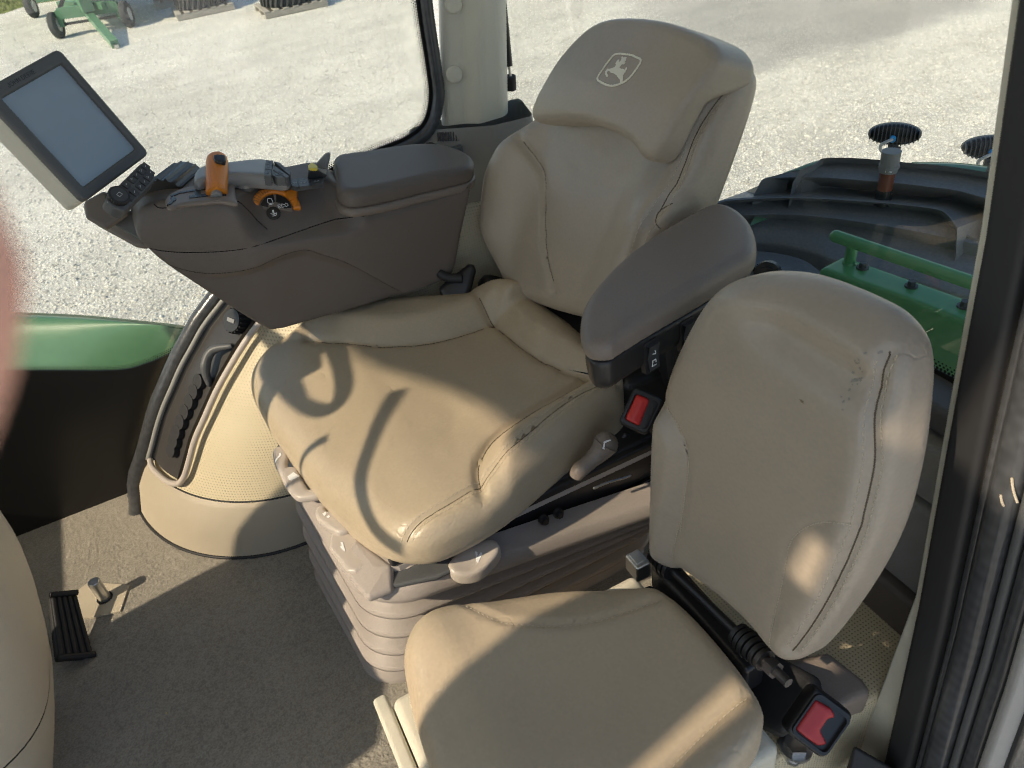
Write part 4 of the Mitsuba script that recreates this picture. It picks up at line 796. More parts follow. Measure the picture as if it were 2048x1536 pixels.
kb = add(C + 'round_button', Pad(bo + np.c_[.0165 * np.cos(ph), .0165 * np.sin(ph)], -.01, .006, .002, .0016, fr='CTOP', sm=1).mesh, 'dark_grey_plastic', True, 'round grey console button with a small symbol')
add(kb + '__ring', prism(bo + np.c_[.0175 * np.cos(ph), .0175 * np.sin(ph)], -.002, .0035, 'CTOP'), 'silver_plastic')
flat(kb + '__symbol', [outline([bo + (-.004, 0), bo + (.001, .001), bo + (.003, -.002)], .001), outline([bo + (.002, .003), bo + (.005, -.003)], .001)], 'CTOP', .0062, 'grey_print')
sw = [(-.1849,-.0608),(-.249,-.055),(-.2382,-.0191),(-.1906,-.0145),(-.1838,-.0278)]
add(C + 'switch_strip', prism(sw, -.004, .004, 'CTOP'), 'dark_grey_plastic', False, 'strip of small dark switches beside the lid')
for P in ([(-.1854,-.0431),(-.1978,-.042),(-.1921,-.0066),(-.1837,-.0151)], [(-.1996,-.0413),(-.2188,-.0412),(-.2126,-.0073),(-.1942,-.007)], [(-.2214,-.0414),(-.2435,-.0403),(-.2345,-.0103),(-.2153,-.008)]):
    k_ = add(C + 'switch', prism(P, .0, .0062, 'CTOP'), 'key_plastic')
    q = np.array(P).mean(0); flat(k_ + '__symbol', [outline([q + (-.004, .0005), q + (.002, .0)], .0009), outline([q + (.003, -.001), q + (.005, .002)], .0009)], 'CTOP', .0064, 'grey_print')
yr = C + 'rocker_switch'
add(yr, hull([(-.2188,-.2844,.7687),(-.2464,-.2859,.7638),(-.2553,-.3123,.7622),(-.2328,-.3325,.7662)] + [(-.2223,-.2762,.7823),(-.2325,-.2766,.7805)], .003), 'key_plastic', 40)
add(yr + '__cap', hull([(-.2269,-.2955,.7835),(-.2336,-.3051,.7823),(-.2356,-.2864,.782),(-.232,-.273,.7826),(-.2229,-.2763,.7843)], .0028), 'yellow_plastic', 40, 'yellow cap of the rocker switch')
add(C + 'armrest_lid__hinge_cheek', hull([(-.2414,-.3429,.7606),(-.2592,-.3304,.7574),(-.2849,-.4044,.7528)] + [(-.2664,-.3314,.7825),(-.2728,-.3356,.7814)], .003), 'silver_plastic', 40)

# ---------------------------------------------------------------- monitor and its keypad
thing('touch_monitor', 'portrait touch screen monitor with a dark bezel and cream housing', 'monitor')
M_ = 'touch_monitor__'
bz = [(-.0767, -.0962), (.0767, -.0962), (.0767, .0962), (-.0767, .0962)]
mon = Pad(round_poly(bz, .009, 5), -.058, 0, .004, .0028, lambda X, Y: -.006 * (np.abs(X) / .0767) ** 4, rb=.012, fr='MON', sm=1)
add(M_ + 'housing', Pad(round_poly(np.array(bz) * .995, .008, 5), -.066, -.010, .004, .0028, rb=.014, fr='MON', sm=1).mesh, 'cream_plastic', True, 'cream rear housing of the monitor')
SC = [(-.073,.0765),(.0608,.0728),(.0621,-.0734),(-.0597,-.0796)]
scx0, scx1 = min(p[0] for p in SC[2:]) - .0, max(p[0] for p in SC[1:3]); scy0, scy1 = SC[3][1], SC[1][1]
scr = [(-.060, -.078), (.064, -.078), (.063, .076), (-.059, .076)]
add(M_ + 'bezel', Pad(round_poly(bz, .009, 5), -.012, .004, .003, .0022, None, rb=.002, holes=[np.array(scr)], fr='MON', sm=1).mesh, 'dark_grey_plastic', True, 'dark grey bezel')
add(M_ + 'screen', prism(scr, -.006, -.003, 'MON'), 'screen_glass', False, 'glossy screen with the sky reflection put into its blue grey colour')
text_on(M_ + 'bezel__lettering', 'JOHN DEERE', .0062, (-.012, .0855), 'MON', .0036, 'black_plastic', th=.0008)
add(M_ + 'bezel__ridge', prism([(-.055, -.0865), (.062, -.0865), (.062, -.0845), (-.055, -.0845)], .003, .0052, 'MON'), 'dark_grey_plastic')
thing('keypad', 'small dark keypad with square keys and a ribbed knob under the monitor', 'keypad')
kpd = Pad(round_poly([(-.0475,.0112),(.0532,.0122),(.0552,-.0015),(.0494,-.0155),(.0361,-.0215),(-.0441,-.0213),(-.0503,-.0078)], .004, 4), -.030, .0, .004, .0018, rb=.01, fr='KEY', sm=1)
add('keypad__body', kpd.mesh, 'dark_grey_plastic', True)
KX = [(.0497,.0032),(.0369,.0031),(.0253,.0038),(.0127,.0038),(-.0021,.0044),(-.0143,.0044),(.0449,-.0079),(.0348,-.0108),(.0228,-.0114),(.011,-.012),(-.0045,-.0116),(-.0175,-.0114)]
kw = np.linalg.norm(np.subtract(KX[1], KX[3])) / 2
for i, q in enumerate(KX):
    k_ = add('keypad__key', prism(round_poly(np.array(q) + np.array([(-.5, -.62), (.5, -.62), (.5, .62), (-.5, .62)]) * kw * .82, .001, 2), -.001, .0022, 'KEY'), 'key_plastic', 30)
    sh = [outline([np.array(q) + (-.0015, -.001), np.array(q) + (.0015, .001)], .0008), outline([np.array(q) + (.001 * math.cos(3 * i), .002), np.array(q) + (-.0015, .0015)], .0008)]
    flat(k_ + '__symbol', sh[:1 + i % 2], 'KEY', .0022, 'grey_print')
ko = np.array([(-.0299,-.0002)][0]); rr_ = kw * 1.25
add('keypad__knob', prism([ko + rr_ * (1 + .05 * (i % 2)) * np.array([math.cos(t), math.sin(t)]) for i, t in enumerate(np.linspace(0, 2 * np.pi, 48, endpoint=False))], -.012, .008, 'KEY'), 'black_plastic', 20, 'black ribbed knob')
add('keypad__knob__cap', prism([ko + rr_ * .82 * np.array([math.cos(t), math.sin(t)]) for t in np.linspace(0, 2 * np.pi, 32, endpoint=False)], .008, .0088, 'KEY'), 'key_plastic')
flat('keypad__knob__symbol', [outline([ko + np.array(q) * .0034 for q in ((-1, -.8), (1, -.8), (1, .8), (-1, .8))], .0006, True)], 'KEY', .0088, 'grey_print')
thing('monitor_arm', 'taupe arm and clamp holding the monitor in front of the console', 'arm')
add('monitor_arm__clamp', hull([(.1335,-.3976,.7881),(.1071,-.3932,.7957),(.0873,-.3649,.7707),(.12,-.368,.7584),(.1387,-.3867,.772)] + [(.1433,-.4627,.7635),(.1088,-.456,.7725),(.0934,-.4307,.7491),(.1273,-.4324,.7342)], .008, 2), 'dark_taupe', 50)
add('monitor_arm__tube', hull([(.0803,-.4115,.7485),(.056,-.3919,.7364)] + [(.1139,-.4423,.7365),(.0808,-.407,.7095)] + [(.0515,-.4509,.7282),(.0777,-.43,.6894)], .006, 2), 'dark_grey_plastic', 40)
add('monitor_arm__lower_arm', hull([(.1439,-.5043,.7314),(.1108,-.4728,.7091),(.0816,-.4359,.6782),(.0929,-.4435,.682),(.1404,-.4937,.7201)] + [(.1458,-.5554,.7103),(.0811,-.493,.6656)], .007, 2), 'taupe_plastic', 50, 'light taupe lower arm cover')

# ---------------------------------------------------------------- left armrest
thing('left_armrest', 'taupe padded left armrest with a black underside and rocker switches', 'armrest')
A_ = 'left_armrest__'
AP = cat_rom([(-.3838,.365),(-.4055,.3391),(-.4541,.3037),(-.5205,.2691),(-.6092,.2388),(-.6703,.2225),(-.7013,.2234),(-.7124,.2487),(-.7041,.2901),(-.6778,.3363),(-.6444,.3715),(-.6023,.3842),(-.526,.4011),(-.4491,.415),(-.3959,.4269),(-.3875,.4293),(-.3722,.4204),(-.3657,.4067),(-.3724,.3859)], 5)
FA = (np.array([.008, .0, .753]), np.eye(3))
ac_ = AP.mean(0)
ap = Pad(AP, -.034, 0, .022, .0034, lambda X, Y: -.010 * sst(-.42, -.36, X) + .004 * np.exp(-((X + .55) / .1) ** 2), rb=.004, fr=FA, sm=1)
add(A_ + 'pad', ap.mesh, 'taupe_plastic', True, 'taupe padded top of the armrest')
al = Pad(np.array(Polygon(AP).buffer(-.004).exterior.coords)[:-1], -.088, -.036, .004, .0034, rb=.026, fr=FA, sm=1)
add(A_ + 'underside', al.mesh, 'black_plastic', True, 'black plastic underside of the armrest')
def side_frame(px):
    p = np.array(px); return p
sA, sB = np.array([(-.4087,.3987,.69)][0]), np.array([(-.5514,.3707,.69)][0])
sd_ = (sB - sA) / np.linalg.norm(sB - sA); sn = np.cross(sd_, [0, 0, 1.]); sn = sn if sn[1] > 0 else -sn
def on_side(t, lab):
    # a rocker switch standing in the outer side of the underside
    hit = None
    P = AP; L = np.vstack([P, P[:1]])
    o2 = np.array([sA[0] + sd_[0] * t, sA[1] + sd_[1] * t]); s = np.linspace(-.12, .12, 241); q = o2 + s[:, None] * sn[:2]
    ins = poly_d(q[:, 0], q[:, 1], P) < -.0045; e = q[np.where(ins)[0].max()]
    f_ = frame((e[0], e[1], 0.690), sd_, sn + np.array([0, 0, .05]))
    k_ = add(A_ + 'rocker_switch', prism(round_poly([(-.0125, -.024), (.0125, -.024), (.0125, .022), (-.0125, .022)], .003, 3), -.006, .0015, f_), 'black_rubber', 30, lab)
    add(k_ + '__button', loft([[(x, y, h) for x in (-.009, .009)] for y, h in ((-.019, .0006), (-.019, .005), (-.001, .0025), (.017, .007), (.017, .0006))]).apply_transform(np.block([[f_[1], f_[0][:, None]], [np.zeros((1, 3)), np.ones((1, 1))]])), 'key_plastic')
    return k_, f_
k_, f_ = on_side(.035, 'black rocker switch with a seat symbol on the left armrest')
flat(k_ + '__symbol', [outline([(-.003, -.006), (.003, -.006)], .0012), outline([(.003, -.006), (.003, -.010)], .0010), outline([(-.003, -.006), (-.003, -.010), (-.004, -.0135), (.003, -.0135)], .0010), outline([(-.002, .004), (.003, .002), (.002, .008)], .0010)], f_, .0042, 'white_print')
on_side(.098, 'second rocker switch on the left armrest partly hidden by the passenger backrest')
add(A_ + 'bracket', hull([(-.62, .20, .45), (-.62, .23, .45), (-.60, .24, .66), (-.66, .24, .66), (-.66, .20, .45)], .012), 'black_steel', 40, 'black bracket carrying the armrest')
add(A_ + 'strap', tube([(-.575, .265, .655), (-.585, .258, .56), (-.60, .25, .47)], .007, 8, 5), 'black_rubber', True)

# ---------------------------------------------------------------- door post at the rear left with its seals
D_ = 'tractor_cab__'
zz = np.array([-.45, .0116, .25, .4538, .6696, .914, 1.088, 1.35, 1.62])
yb = np.array([.700, .703, .712, .7182, .6981, .6764, .6533, .62, .59])       # inner edge of the cream strip at x = -.60
def strip(y0, y1, x0, x1, mat, key, lab=None, r=.004):
    rows = []
    for z_, y_ in zip(zz, yb):
        if y0 > 0: y_ = y_ + np.interp(z_, [0, .45], [.045, 0])
        L = round_poly([(x0, y_ + y0), (x1, y_ + y0), (x1, y_ + y1), (x0, y_ + y1)], r, 3); rows.append(np.c_[L, np.full(len(L), z_)])
    return add(D_ + key, loft(rows, True), mat, 40, lab)
strip(.0, .075, -.80, -.60, 'cream_plastic', 'door_post', 'cream inner face of the rear left door post')
strip(.013, .050, -.62, -.586, 'black_rubber', 'door_post__inner_seal', None, .008)
strip(.052, .060, -.62, -.594, 'seal_rubber', 'door_post__seal_groove', None, .003)
strip(.062, .090, -.62, -.584, 'seal_rubber', 'door_post__middle_seal', 'scuffed dark rubber seal with pale scratches', .010)
strip(.092, .102, -.62, -.590, 'dark_grey_plastic', 'door_post__seal_lip', None, .004)
strip(.104, .125, -.62, -.588, 'seal_rubber', 'door_post__outer_seal', None, .008)
strip(.127, .138, -.62, -.580, 'grey_plastic', 'door_post__metal_edge', 'grey metal edge of the door post', .004)
strip(.075, .145, -.80, -.615, 'black_plastic', 'door_post__frame')
# pale scratches on the seal
for P in ((-.5835, .085, .705, .094, .683), (-.5835, .079, .680, .083, .670)):
    x_, y0, z0, y1, z1 = P; yy = np.interp([z0, z1], zz, yb)
    add(D_ + 'door_post__scratch', tube([(x_, yy[0] + y0 - .001, z0), (x_ + .001, yy[0] + (y0 + y1) / 2, (z0 + z1) / 2), (x_, yy[1] + y1, z1)], .0012, 6, 3), 'beige_plastic')
# sill trim at the foot of the post
add(D_ + 'door_step', hull([(-.5336,.7424,.1988),(-.5686,.7807,.1692),(-.5122,.7586,.1683)] + [(-.5754,.7183,.1164),(-.6132,.7595,.0844),(-.5435,.736,.0787)], .004), 'black_rubber', 40)

# ---------------------------------------------------------------- floor things: pedal, lock pin, steering column
thing('pedal', 'black ribbed rubber pedal beside the steering column', 'pedal')
pc = [(.5023,-.2806,.115),(.4508,-.2554,.115),(.4266,-.0793,.115),(.4901,-.1101,.115)]
pc = np.array([(.5156,-.316,.0848),(.4752,-.3262,.0535),(.4691,-.1921,.0017),(.5211,-.1833,.0434)]); ctr_ = pc.mean(0); ez_ = np.array([-.62, .25, .72]); e1 = pc[3] - pc[0]
fp = frame(ctr_, e1, ez_); q = (np.array([(.5156,-.316,.0848),(.4752,-.3262,.0535),(.4691,-.1921,.0017),(.5211,-.1833,.0434)]) - ctr_) @ fp[1]
add('pedal__pad', Pad(round_poly(q[:, :2], .004, 3), -.022, -.004, .004, .0024, fr=fp, sm=1).mesh, 'black_rubber', True)
mid = lambda a, b, t: a + (b - a) * t
for i in range(5):
    t = .12 + .19 * i; A1, B1 = mid(q[0], q[1], t), mid(q[3], q[2], t); A1, B1 = mid(A1, B1, .06), mid(A1, B1, .95)
    add('pedal__rib', hull(np.vstack([[*(A1[:2]), -.003], [*(B1[:2]), -.003]]) @ fp[1].T + fp[0], .0042), 'black_rubber', 40)
add('pedal__edge', tube(np.array([[*mid(q[0], q[1], t)[:2], .0] for t in (0, .5, 1)]) @ fp[1].T + fp[0], .006, 8, 4), 'black_rubber', True)
add('pedal__edge', tube(np.array([[*mid(q[3], q[2], t)[:2], .0] for t in (0, .5, 1)]) @ fp[1].T + fp[0], .006, 8, 4), 'black_rubber', True)
add('pedal__stalk', hull([(.5618,-.2986,-.0286),(.5748,-.2867,-.0497)] + [(.5715,-.2776,.0238),(.5925,-.2428,-.0294)], .010), 'black_steel', 40)
thing('floor_cutout', 'square carpet cut-out patch around the steel pin', 'floor patch')
fc = np.array([(.4715,-.4019),(.3913,-.341),(.4143,-.2763),(.4728,-.2926),(.5133,-.323),(.4937,-.3896)])
hc = np.array([(.4414,-.3324)][0]); ph = np.linspace(0, 2 * np.pi, 24, endpoint=False)
add('floor_cutout__plate', prism(fc, .0005, .004, None), 'beige_plastic', 30)
add('floor_cutout__hole', prism(hc + np.c_[.0165 * np.cos(ph), .0165 * np.sin(ph)], .0008, .0052), 'black_plastic')
thing('steel_pin', 'short shiny steel pin standing out of the carpet', 'pin')
hp_ = np.array([*hc, .0]); tp = np.array([hc[0] + .0, hc[1], .058])
add('steel_pin', join(cyl(hp_, tp, .0125, 24), cyl(tp, tp + (0, 0, .0015), .0115, 24, .0105), cyl(tp + (0, 0, .0014), tp + (0, 0, .0022), .0035, 14)), 'bare_steel', 40)
thing('crumb', 'tiny yellow crumb lying on the shaded carpet', 'crumb')
cq = np.array([(.3533,.0206,.003)][0]); add('crumb', hull([cq, cq + (.003, .001, 0), cq + (.001, .004, .001), cq + (0, .001, .003)]), 'yellow_plastic')

thing('steering_column', 'beige moulded steering column cover with the steering wheel above it', 'steering column')
G_ = 'steering_column__'
CZ = [-.02, 0, .045, .10, .16, .23, .33, .41, .48, .56, .66, .76, .82]
CX = [.555, .552, .530, .503, .478, .455, .428, .412, .408, .415, .45, .51, .56]
CWy = [.17, .17, .175, .18, .185, .19, .195, .195, .19, .18, .16, .13, .10]
def colsec(z_):
    x0, w_ = np.interp(z_, CZ, CX), np.interp(z_, CZ, CWy)
    t = np.linspace(0, 2 * np.pi, 56, endpoint=False); e = 2 / 3.2
    cx = np.sign(np.cos(t)) * np.abs(np.cos(t)) ** e; sy = np.sign(np.sin(t)) * np.abs(np.sin(t)) ** e
    x1 = .98
    return np.c_[(x0 + x1) / 2 + (x1 - x0) / 2 * cx, -.01 + w_ * sy, np.full(56, z_)]
add(G_ + 'lower_cover', loft([colsec(z_) for z_ in np.linspace(-.01, .205, 12)] + [colsec(.205) + [(.003 if False else 0), 0, .0]], True), 'beige_plastic', 40, 'lower half of the beige column cover')
up = [colsec(z_) for z_ in np.linspace(.209, .82, 24)]
cen = np.array([.76, -.01, .82]); up.append(cen + (up[-1] - cen) * .02)
add(G_ + 'upper_cover', loft(up, True), 'beige_plastic', 40, 'upper half of the beige column cover')
add(G_ + 'parting_gap', loft([cen * [1, 1, 0] + (colsec(.207) - cen * [1, 1, 0]) * [.992, .985, 1] + [0, 0, d] for d in (-.004, .004)], True), 'black_plastic', 40)
WC, WN = np.array([.57, -.15, .985]), np.array([-.42, 0, .91]); WF = frame(WC, (0, 1, 0), WN)
ph = np.linspace(0, 2 * np.pi, 49)
add(G_ + 'wheel_rim', tube(np.c_[.2 * np.cos(ph), .2 * np.sin(ph), 0 * ph] @ WF[1].T + WC, .0145, 12, 0), 'black_rubber', True)
add(G_ + 'wheel_hub', put(cyl((0, 0, -.06), (0, 0, .012), .06, 28, .08), WF), 'black_plastic', 40)
for a_ in (90, 215, 325):
    d_ = np.array([math.cos(math.radians(a_)), math.sin(math.radians(a_)), 0]); add(G_ + 'wheel_spoke', put(hull([d_ * .03 + (0, 0, -.02), d_ * .195 + np.cross(d_, [0, 0, 1]) * .012, d_ * .195 - np.cross(d_, [0, 0, 1]) * .012, d_ * .03 + np.cross(d_, [0, 0, 1]) * .025 + (0, 0, -.02), d_ * .03 - np.cross(d_, [0, 0, 1]) * .025 + (0, 0, -.02)], .007), WF), 'black_plastic', 40)
add(G_ + 'wheel_shaft', cyl((.76, -.01, .80), WC, .03, 18), 'black_plastic', 40)
add(G_ + 'shade_rail', tube([(.50, .09, 1.03), (.50, .17, .97), (.50, .24, .92), (.50, .32, .895), (.50, .38, .90)], .012, 10, 6), 'black_rubber', True)  # unseen rail added to throw a curved shadow on the cushion
add(G_ + 'stalk', tube([(.60, .10, .84), (.53, .09, .87), (.50, .10, .905)], [.006, .006, .010], 10, 5), 'black_plastic', True)
add(G_ + 'stalk', tube([(.62, -.12, .84), (.56, -.20, .86), (.53, -.26, .87)], [.008, .007, .014], 10, 5), 'black_plastic', True)

# ---------------------------------------------------------------- front of the cab (outside the frame, partly added to throw the shade)
def poly_plate(P, x0, x1): return put(trimesh.creation.extrude_polygon(Polygon(P), x1 - x0), (np.array([x0, 0, 0.]), np.array([[0, 0, 1], [1, 0, 0], [0, 1, 0.]])))
add(K + 'front_wall', rbox((1.04, -.66, -.02), (1.10, .70, .42), .02), 'beige_plastic', 40)
add(K + 'shade_panel', poly_plate([(-.24, -.02), (-.23, .2), (-.20, .26), (-.165, .42), (-.11, .54), (-.09, .74), (.1, .74), (.40, .61), (.44, -.02)], .80, .98), 'beige_plastic')  # unseen panel added, its outline shaped to shade the carpet
add(K + 'right_front_post', hull([(1.05, -.70, 0), (1.12, -.60, 0), (1.08, -.70, 1.62), (1.16, -.58, 1.62), (1.04, -.61, 0), (1.08, -.60, 1.62)], .01), 'cream_plastic', 40)
add(K + 'left_front_shade_post', hull([(.76, .67, .90), (.74, .636, 1.16), (.76, .675, 1.72), (.80, .84, 1.72), (.78, .86, .90)], .012), 'cream_plastic', 40)  # unseen post, widened to shade the passenger seat
add(K + 'left_front_shade_post', hull([(.76, .73, .0), (.76, .67, .90), (.80, .84, .90), (.80, .84, .0)], .012), 'cream_plastic', 40)
add(K + 'left_shade_frame', hull([(.76, .885, .2), (.76, .895, 1.25), (.76, .93, 1.72), (.80, 1.35, 1.72), (.80, 1.35, .2)], .012), 'black_plastic', 40)  # added out of view; gap beside the post lets a sun stripe in
add(K + 'left_shade_frame__bar', rbox((.775, .80, 1.37), (.79, .93, 1.53), .004), 'black_plastic', 40)  # added cross pieces that cut the sun stripe short
add(K + 'left_shade_frame__bar', rbox((.775, .80, 1.61), (.79, .96, 1.76), .004), 'black_plastic', 40)
ws = np.array([[1.10, -.6, .42], [1.10, .62, .42], [1.16, .62, 1.62], [1.16, -.6, 1.62]])
add(K + 'windscreen', trimesh.Trimesh(ws, [[0, 1, 2], [0, 2, 3]], process=False), 'clear_glass')
add(K + 'left_rear_door_glass_frame', rbox((-.80, .78, 1.50), (.76, .82, 1.62), .02), 'black_plastic', 40)

# ---------------------------------------------------------------- rear of the tractor seen through the rear window
thing('rear_fender', 'stepped black plastic rear fender cover with green edge behind the rear window', 'fender')
R_ = 'rear_fender__'
rows_px = [(.612, [(-1.0954,-.0124,.612),(-1.1143,-.0135,.612),(-1.1295,-.0134,.612),(-1.148,-.0201,.612),(-1.1694,-.0213,.612),(-1.2129,.0231,.612),(-1.2645,.1071,.612),(-1.2914,.1499,.612),(-1.314,.205,.612),(-1.3321,.2611,.612)]),
 (.556, [(-1.188,-.1039,.556),(-1.2081,-.1034,.556),(-1.2236,-.1032,.556),(-1.2434,-.1085,.556),(-1.2638,-.107,.556),(-1.311,-.0591,.556),(-1.3676,.0312,.556),(-1.3958,.0783,.556),(-1.4199,.1382,.556),(-1.4403,.1983,.556)]),
 (.592, [(-1.1186,-.0495,.592),(-1.1341,-.0426,.592),(-1.1518,-.0355,.592),(-1.1643,-.0354,.592),(-1.1808,-.0294,.592),(-1.2225,.0107,.592),(-1.281,.0976,.592),(-1.3077,.1416,.592),(-1.3292,.1987,.592),(-1.3482,.2552,.592)]),
 (.590, [(-1.1074,-.057,.59),(-1.1249,-.0481,.59),(-1.1414,-.0383,.59),(-1.1568,-.0275,.59),(-1.1703,-.0185,.59),(-1.2099,.0231,.59),(-1.2674,.1098,.59),(-1.2932,.1541,.59),(-1.3154,.21,.59),(-1.3323,.2675,.59)]),
 (.586, [(-1.0536,-.0695,.586),(-1.0675,-.0708,.586),(-1.0821,-.0648,.586),(-1.1172,-.0394,.586),(-1.1537,-.0011,.586),(-1.1799,.0348,.586),(-1.2312,.1067,.586),(-1.2574,.154,.586),(-1.2783,.1973,.586),(-1.2899,.273,.586)]),
 (.584, [(-1.0479,-.067,.584),(-1.0641,-.0689,.584),(-1.0797,-.0619,.584),(-1.1139,-.0355,.584),(-1.1504,.0026,.584),(-1.1766,.0384,.584),(-1.2271,.1108,.584),(-1.2533,.1579,.584),(-1.2743,.201,.584),(-1.2843,.2778,.584)]),
 (.562, [(-1.0649,-.0914,.562),(-1.0842,-.0889,.562),(-1.1001,-.0817,.562),(-1.1351,-.0549,.562),(-1.1736,-.0171,.562),(-1.2016,.0184,.562),(-1.2496,.0957,.562),(-1.2798,.1411,.562),(-1.3015,.1849,.562),(-1.3123,.2631,.562)]),
 (.528, [(-1.0745,-.1432,.528),(-1.0967,-.1424,.528),(-1.1284,-.1259,.528),(-1.1732,-.0904,.528),(-1.2133,-.0514,.528),(-1.2416,-.0138,.528),(-1.2919,.0659,.528),(-1.3215,.1143,.528),(-1.3417,.1553,.528),(-1.3437,.235,.528)]),
 (.556, [(-.9544,-.0981,.556),(-.9739,-.0957,.556),(-.9967,-.0886,.556),(-1.0649,-.042,.556),(-1.1222,.0136,.556),(-1.1711,.0737,.556),(-1.2149,.1344,.556),(-1.2448,.1874,.556),(-1.2412,.2144,.556),(-1.2085,.2612,.556)]),
 (.554, [(-.9512,-.0961,.554),(-.9717,-.0928,.554),(-.9944,-.0857,.554),(-1.0622,-.0388,.554),(-1.1194,.0167,.554),(-1.1685,.0766,.554),(-1.2119,.1375,.554),(-1.2401,.1872,.554),(-1.2367,.2141,.554),(-1.206,.2609,.554)]),
 (.530, [(-.9677,-.1267,.53),(-.9944,-.119,.53),(-1.0174,-.1112,.53),(-1.0887,-.0652,.53),(-1.1487,-.0094,.53),(-1.1974,.0538,.53),(-1.2394,.1187,.53),(-1.2631,.1629,.53),(-1.2626,.1914,.53),(-1.2368,.2394,.53)]),
 (.528, [(-.9431,-.1275,.528),(-.9832,-.1141,.528),(-1.0325,-.0853,.528),(-1.0876,-.0432,.528),(-1.1334,.0066,.528),(-1.1783,.0723,.528),(-1.219,.1371,.528),(-1.2419,.1812,.528),(-1.2449,.2186,.528),(-1.2392,.2726,.528)]),
 (.524, [(-.9174,-.1219,.524),(-.9691,-.0964,.524),(-1.0184,-.0685,.524),(-1.0816,-.0161,.524),(-1.1306,.0475,.524),(-1.17,.1156,.524),(-1.2035,.1837,.524),(-1.2219,.2295,.524),(-1.233,.2586,.524),(-1.2544,.3174,.524)]),
 (.522, [(-.9152,-.119,.522),(-.9668,-.0935,.522),(-1.0161,-.0656,.522),(-1.0793,-.0134,.522),(-1.1279,.0505,.522),(-1.1666,.1192,.522),(-1.1993,.1877,.522),(-1.2178,.2333,.522),(-1.2286,.2655,.522),(-1.2471,.3234,.522)]),
 (.498, [(-.9341,-.1428,.498),(-.987,-.1167,.498),(-1.0452,-.0798,.498),(-1.0979,-.0302,.498),(-1.1457,.0369,.498),(-1.1816,.1101,.498),(-1.2086,.1854,.498),(-1.2257,.2329,.498),(-1.2325,.2717,.498),(-1.2475,.33,.498)]),
 (.490, [(-.9261,-.1322,.49),(-.9756,-.1022,.49),(-1.0332,-.0652,.49),(-1.0834,-.0134,.49),(-1.1271,.0569,.49),(-1.1601,.1318,.49),(-1.1806,.2114,.49),(-1.1942,.2608,.49),(-1.2005,.2993,.49),(-1.2117,.3592,.49)]),
 (.470, [(-.9172,-.1198,.47),(-.9668,-.09,.47),(-1.03,-.0381,.47),(-1.0629,.0114,.47),(-1.0805,.0627,.47),(-1.085,.1023,.47),(-1.1114,.181,.47),(-1.1361,.2545,.47),(-1.1554,.3264,.47),(-1.1772,.3908,.47)])]
FROWS = [resample(cat_rom(r, 6, False), 70) for _, r in rows_px]
back_row = FROWS[0] + np.array([-.03, -.02, -.03]); low_row = FROWS[0] + np.array([-.05, -.05, -.30])
fr_all = [low_row, back_row] + FROWS + [FROWS[-1] + (.0, .0, -.01), FROWS[-1] + (.0, 0, -.12)]
fr_all = [np.vstack([[r[0] + (.01, -.03, -.30)], [r[0] + (.004, -.012, -.03)], r, [r[-1] + (0, .01, -.05)], [r[-1] + (0, .02, -.3)]]) for r in fr_all]
add(R_ + 'cover', loft(fr_all, flip=True), 'fender_plastic', 55, 'black plastic fender cover with rounded steps')
fb = [(-.9935,-.0643,.468),(-1.0306,-.0345,.468),(-1.0627,.0119,.468),(-1.0775,.0584,.468),(-1.0739,.0884,.468),(-1.065,.1173,.468),(-.9798,.2078,.468),(-.9639,.1829,.468),(-.9629,.097,.468),(-.9456,.0622,.468),(-.918,.0256,.468)]
add(R_ + 'front_block', Pad(cat_rom(np.array(fb)[:, :2], 4), .22, .468, .05, .006, sm=2).mesh, 'fender_plastic', True, 'rounded black front block of the fender')
ge = np.array([(-1.1385,-.1072,.56),(-1.1618,-.1075,.56),(-1.1852,-.1078,.56),(-1.2099,-.1092,.56),(-1.2312,-.1068,.56),(-1.2544,-.0982,.56)])
ge2 = np.array([(-1.3591,.0272,.56),(-1.3817,.049,.56),(-1.4029,.0715,.56),(-1.4184,.0915,.56),(-1.431,.1134,.56),(-1.4416,.1364,.56)])
for g_ in (ge, ge2):
    L = resample(cat_rom(g_, 6, False), 30)
    add(R_ + 'green_edge', loft([L + (.12, .05, -.06), L + (.04, .02, -.012), L, L + (-.03, -.02, -.01), L + (-.04, -.03, -.03), L + (-.04, -.035, -.05)], flip=True), 'green_paint', True, 'green painted fender edge')
hb_ = [(-1.321,.202,.5407),(-1.3356,.2131,.5343),(-1.3136,.2346,.4969),(-1.304,.2188,.5116)]
# reflector post
thing('reflector_post', 'amber brown reflector post with a grey cap on the black fender', 'reflector post')
pb, pt_ = np.array([(-1.2135,.0918,.56)][0]), None
dirz = np.array([0, 0, 1.]); sc_ = np.linalg.norm(pb - np.array([0, 1.05, 1.25])) 
add('reflector_post__foot', cyl(pb - (0, 0, .02), pb + (0, 0, .010), .0165, 24, .0145), 'black_plastic', 40)
add('reflector_post__tube', cyl(pb + (0, 0, .010), pb + (0, 0, .054), .0135, 20), 'reflector_amber', 40)
add('reflector_post__cap', join(cyl(pb + (0, 0, .046), pb + (0, 0, .086), .0165, 24, .0175), cyl(pb + (0, 0, .054), pb + (0, 0, .060), .0185, 24)), 'grey_plastic', 40)
tv = np.array([0, 1.05, 1.25]) - pb; tv[2] = 0; tv /= np.linalg.norm(tv); sv = np.array([-tv[1], tv[0], 0])
add('reflector_post__tag', hull([pb + tv * .0160 + sv * a + (0, 0, b) for a in (-.005, .007) for b in (.050, .0535)] + [pb + tv * .0166 + (0, 0, .0515)]), 'white_print')
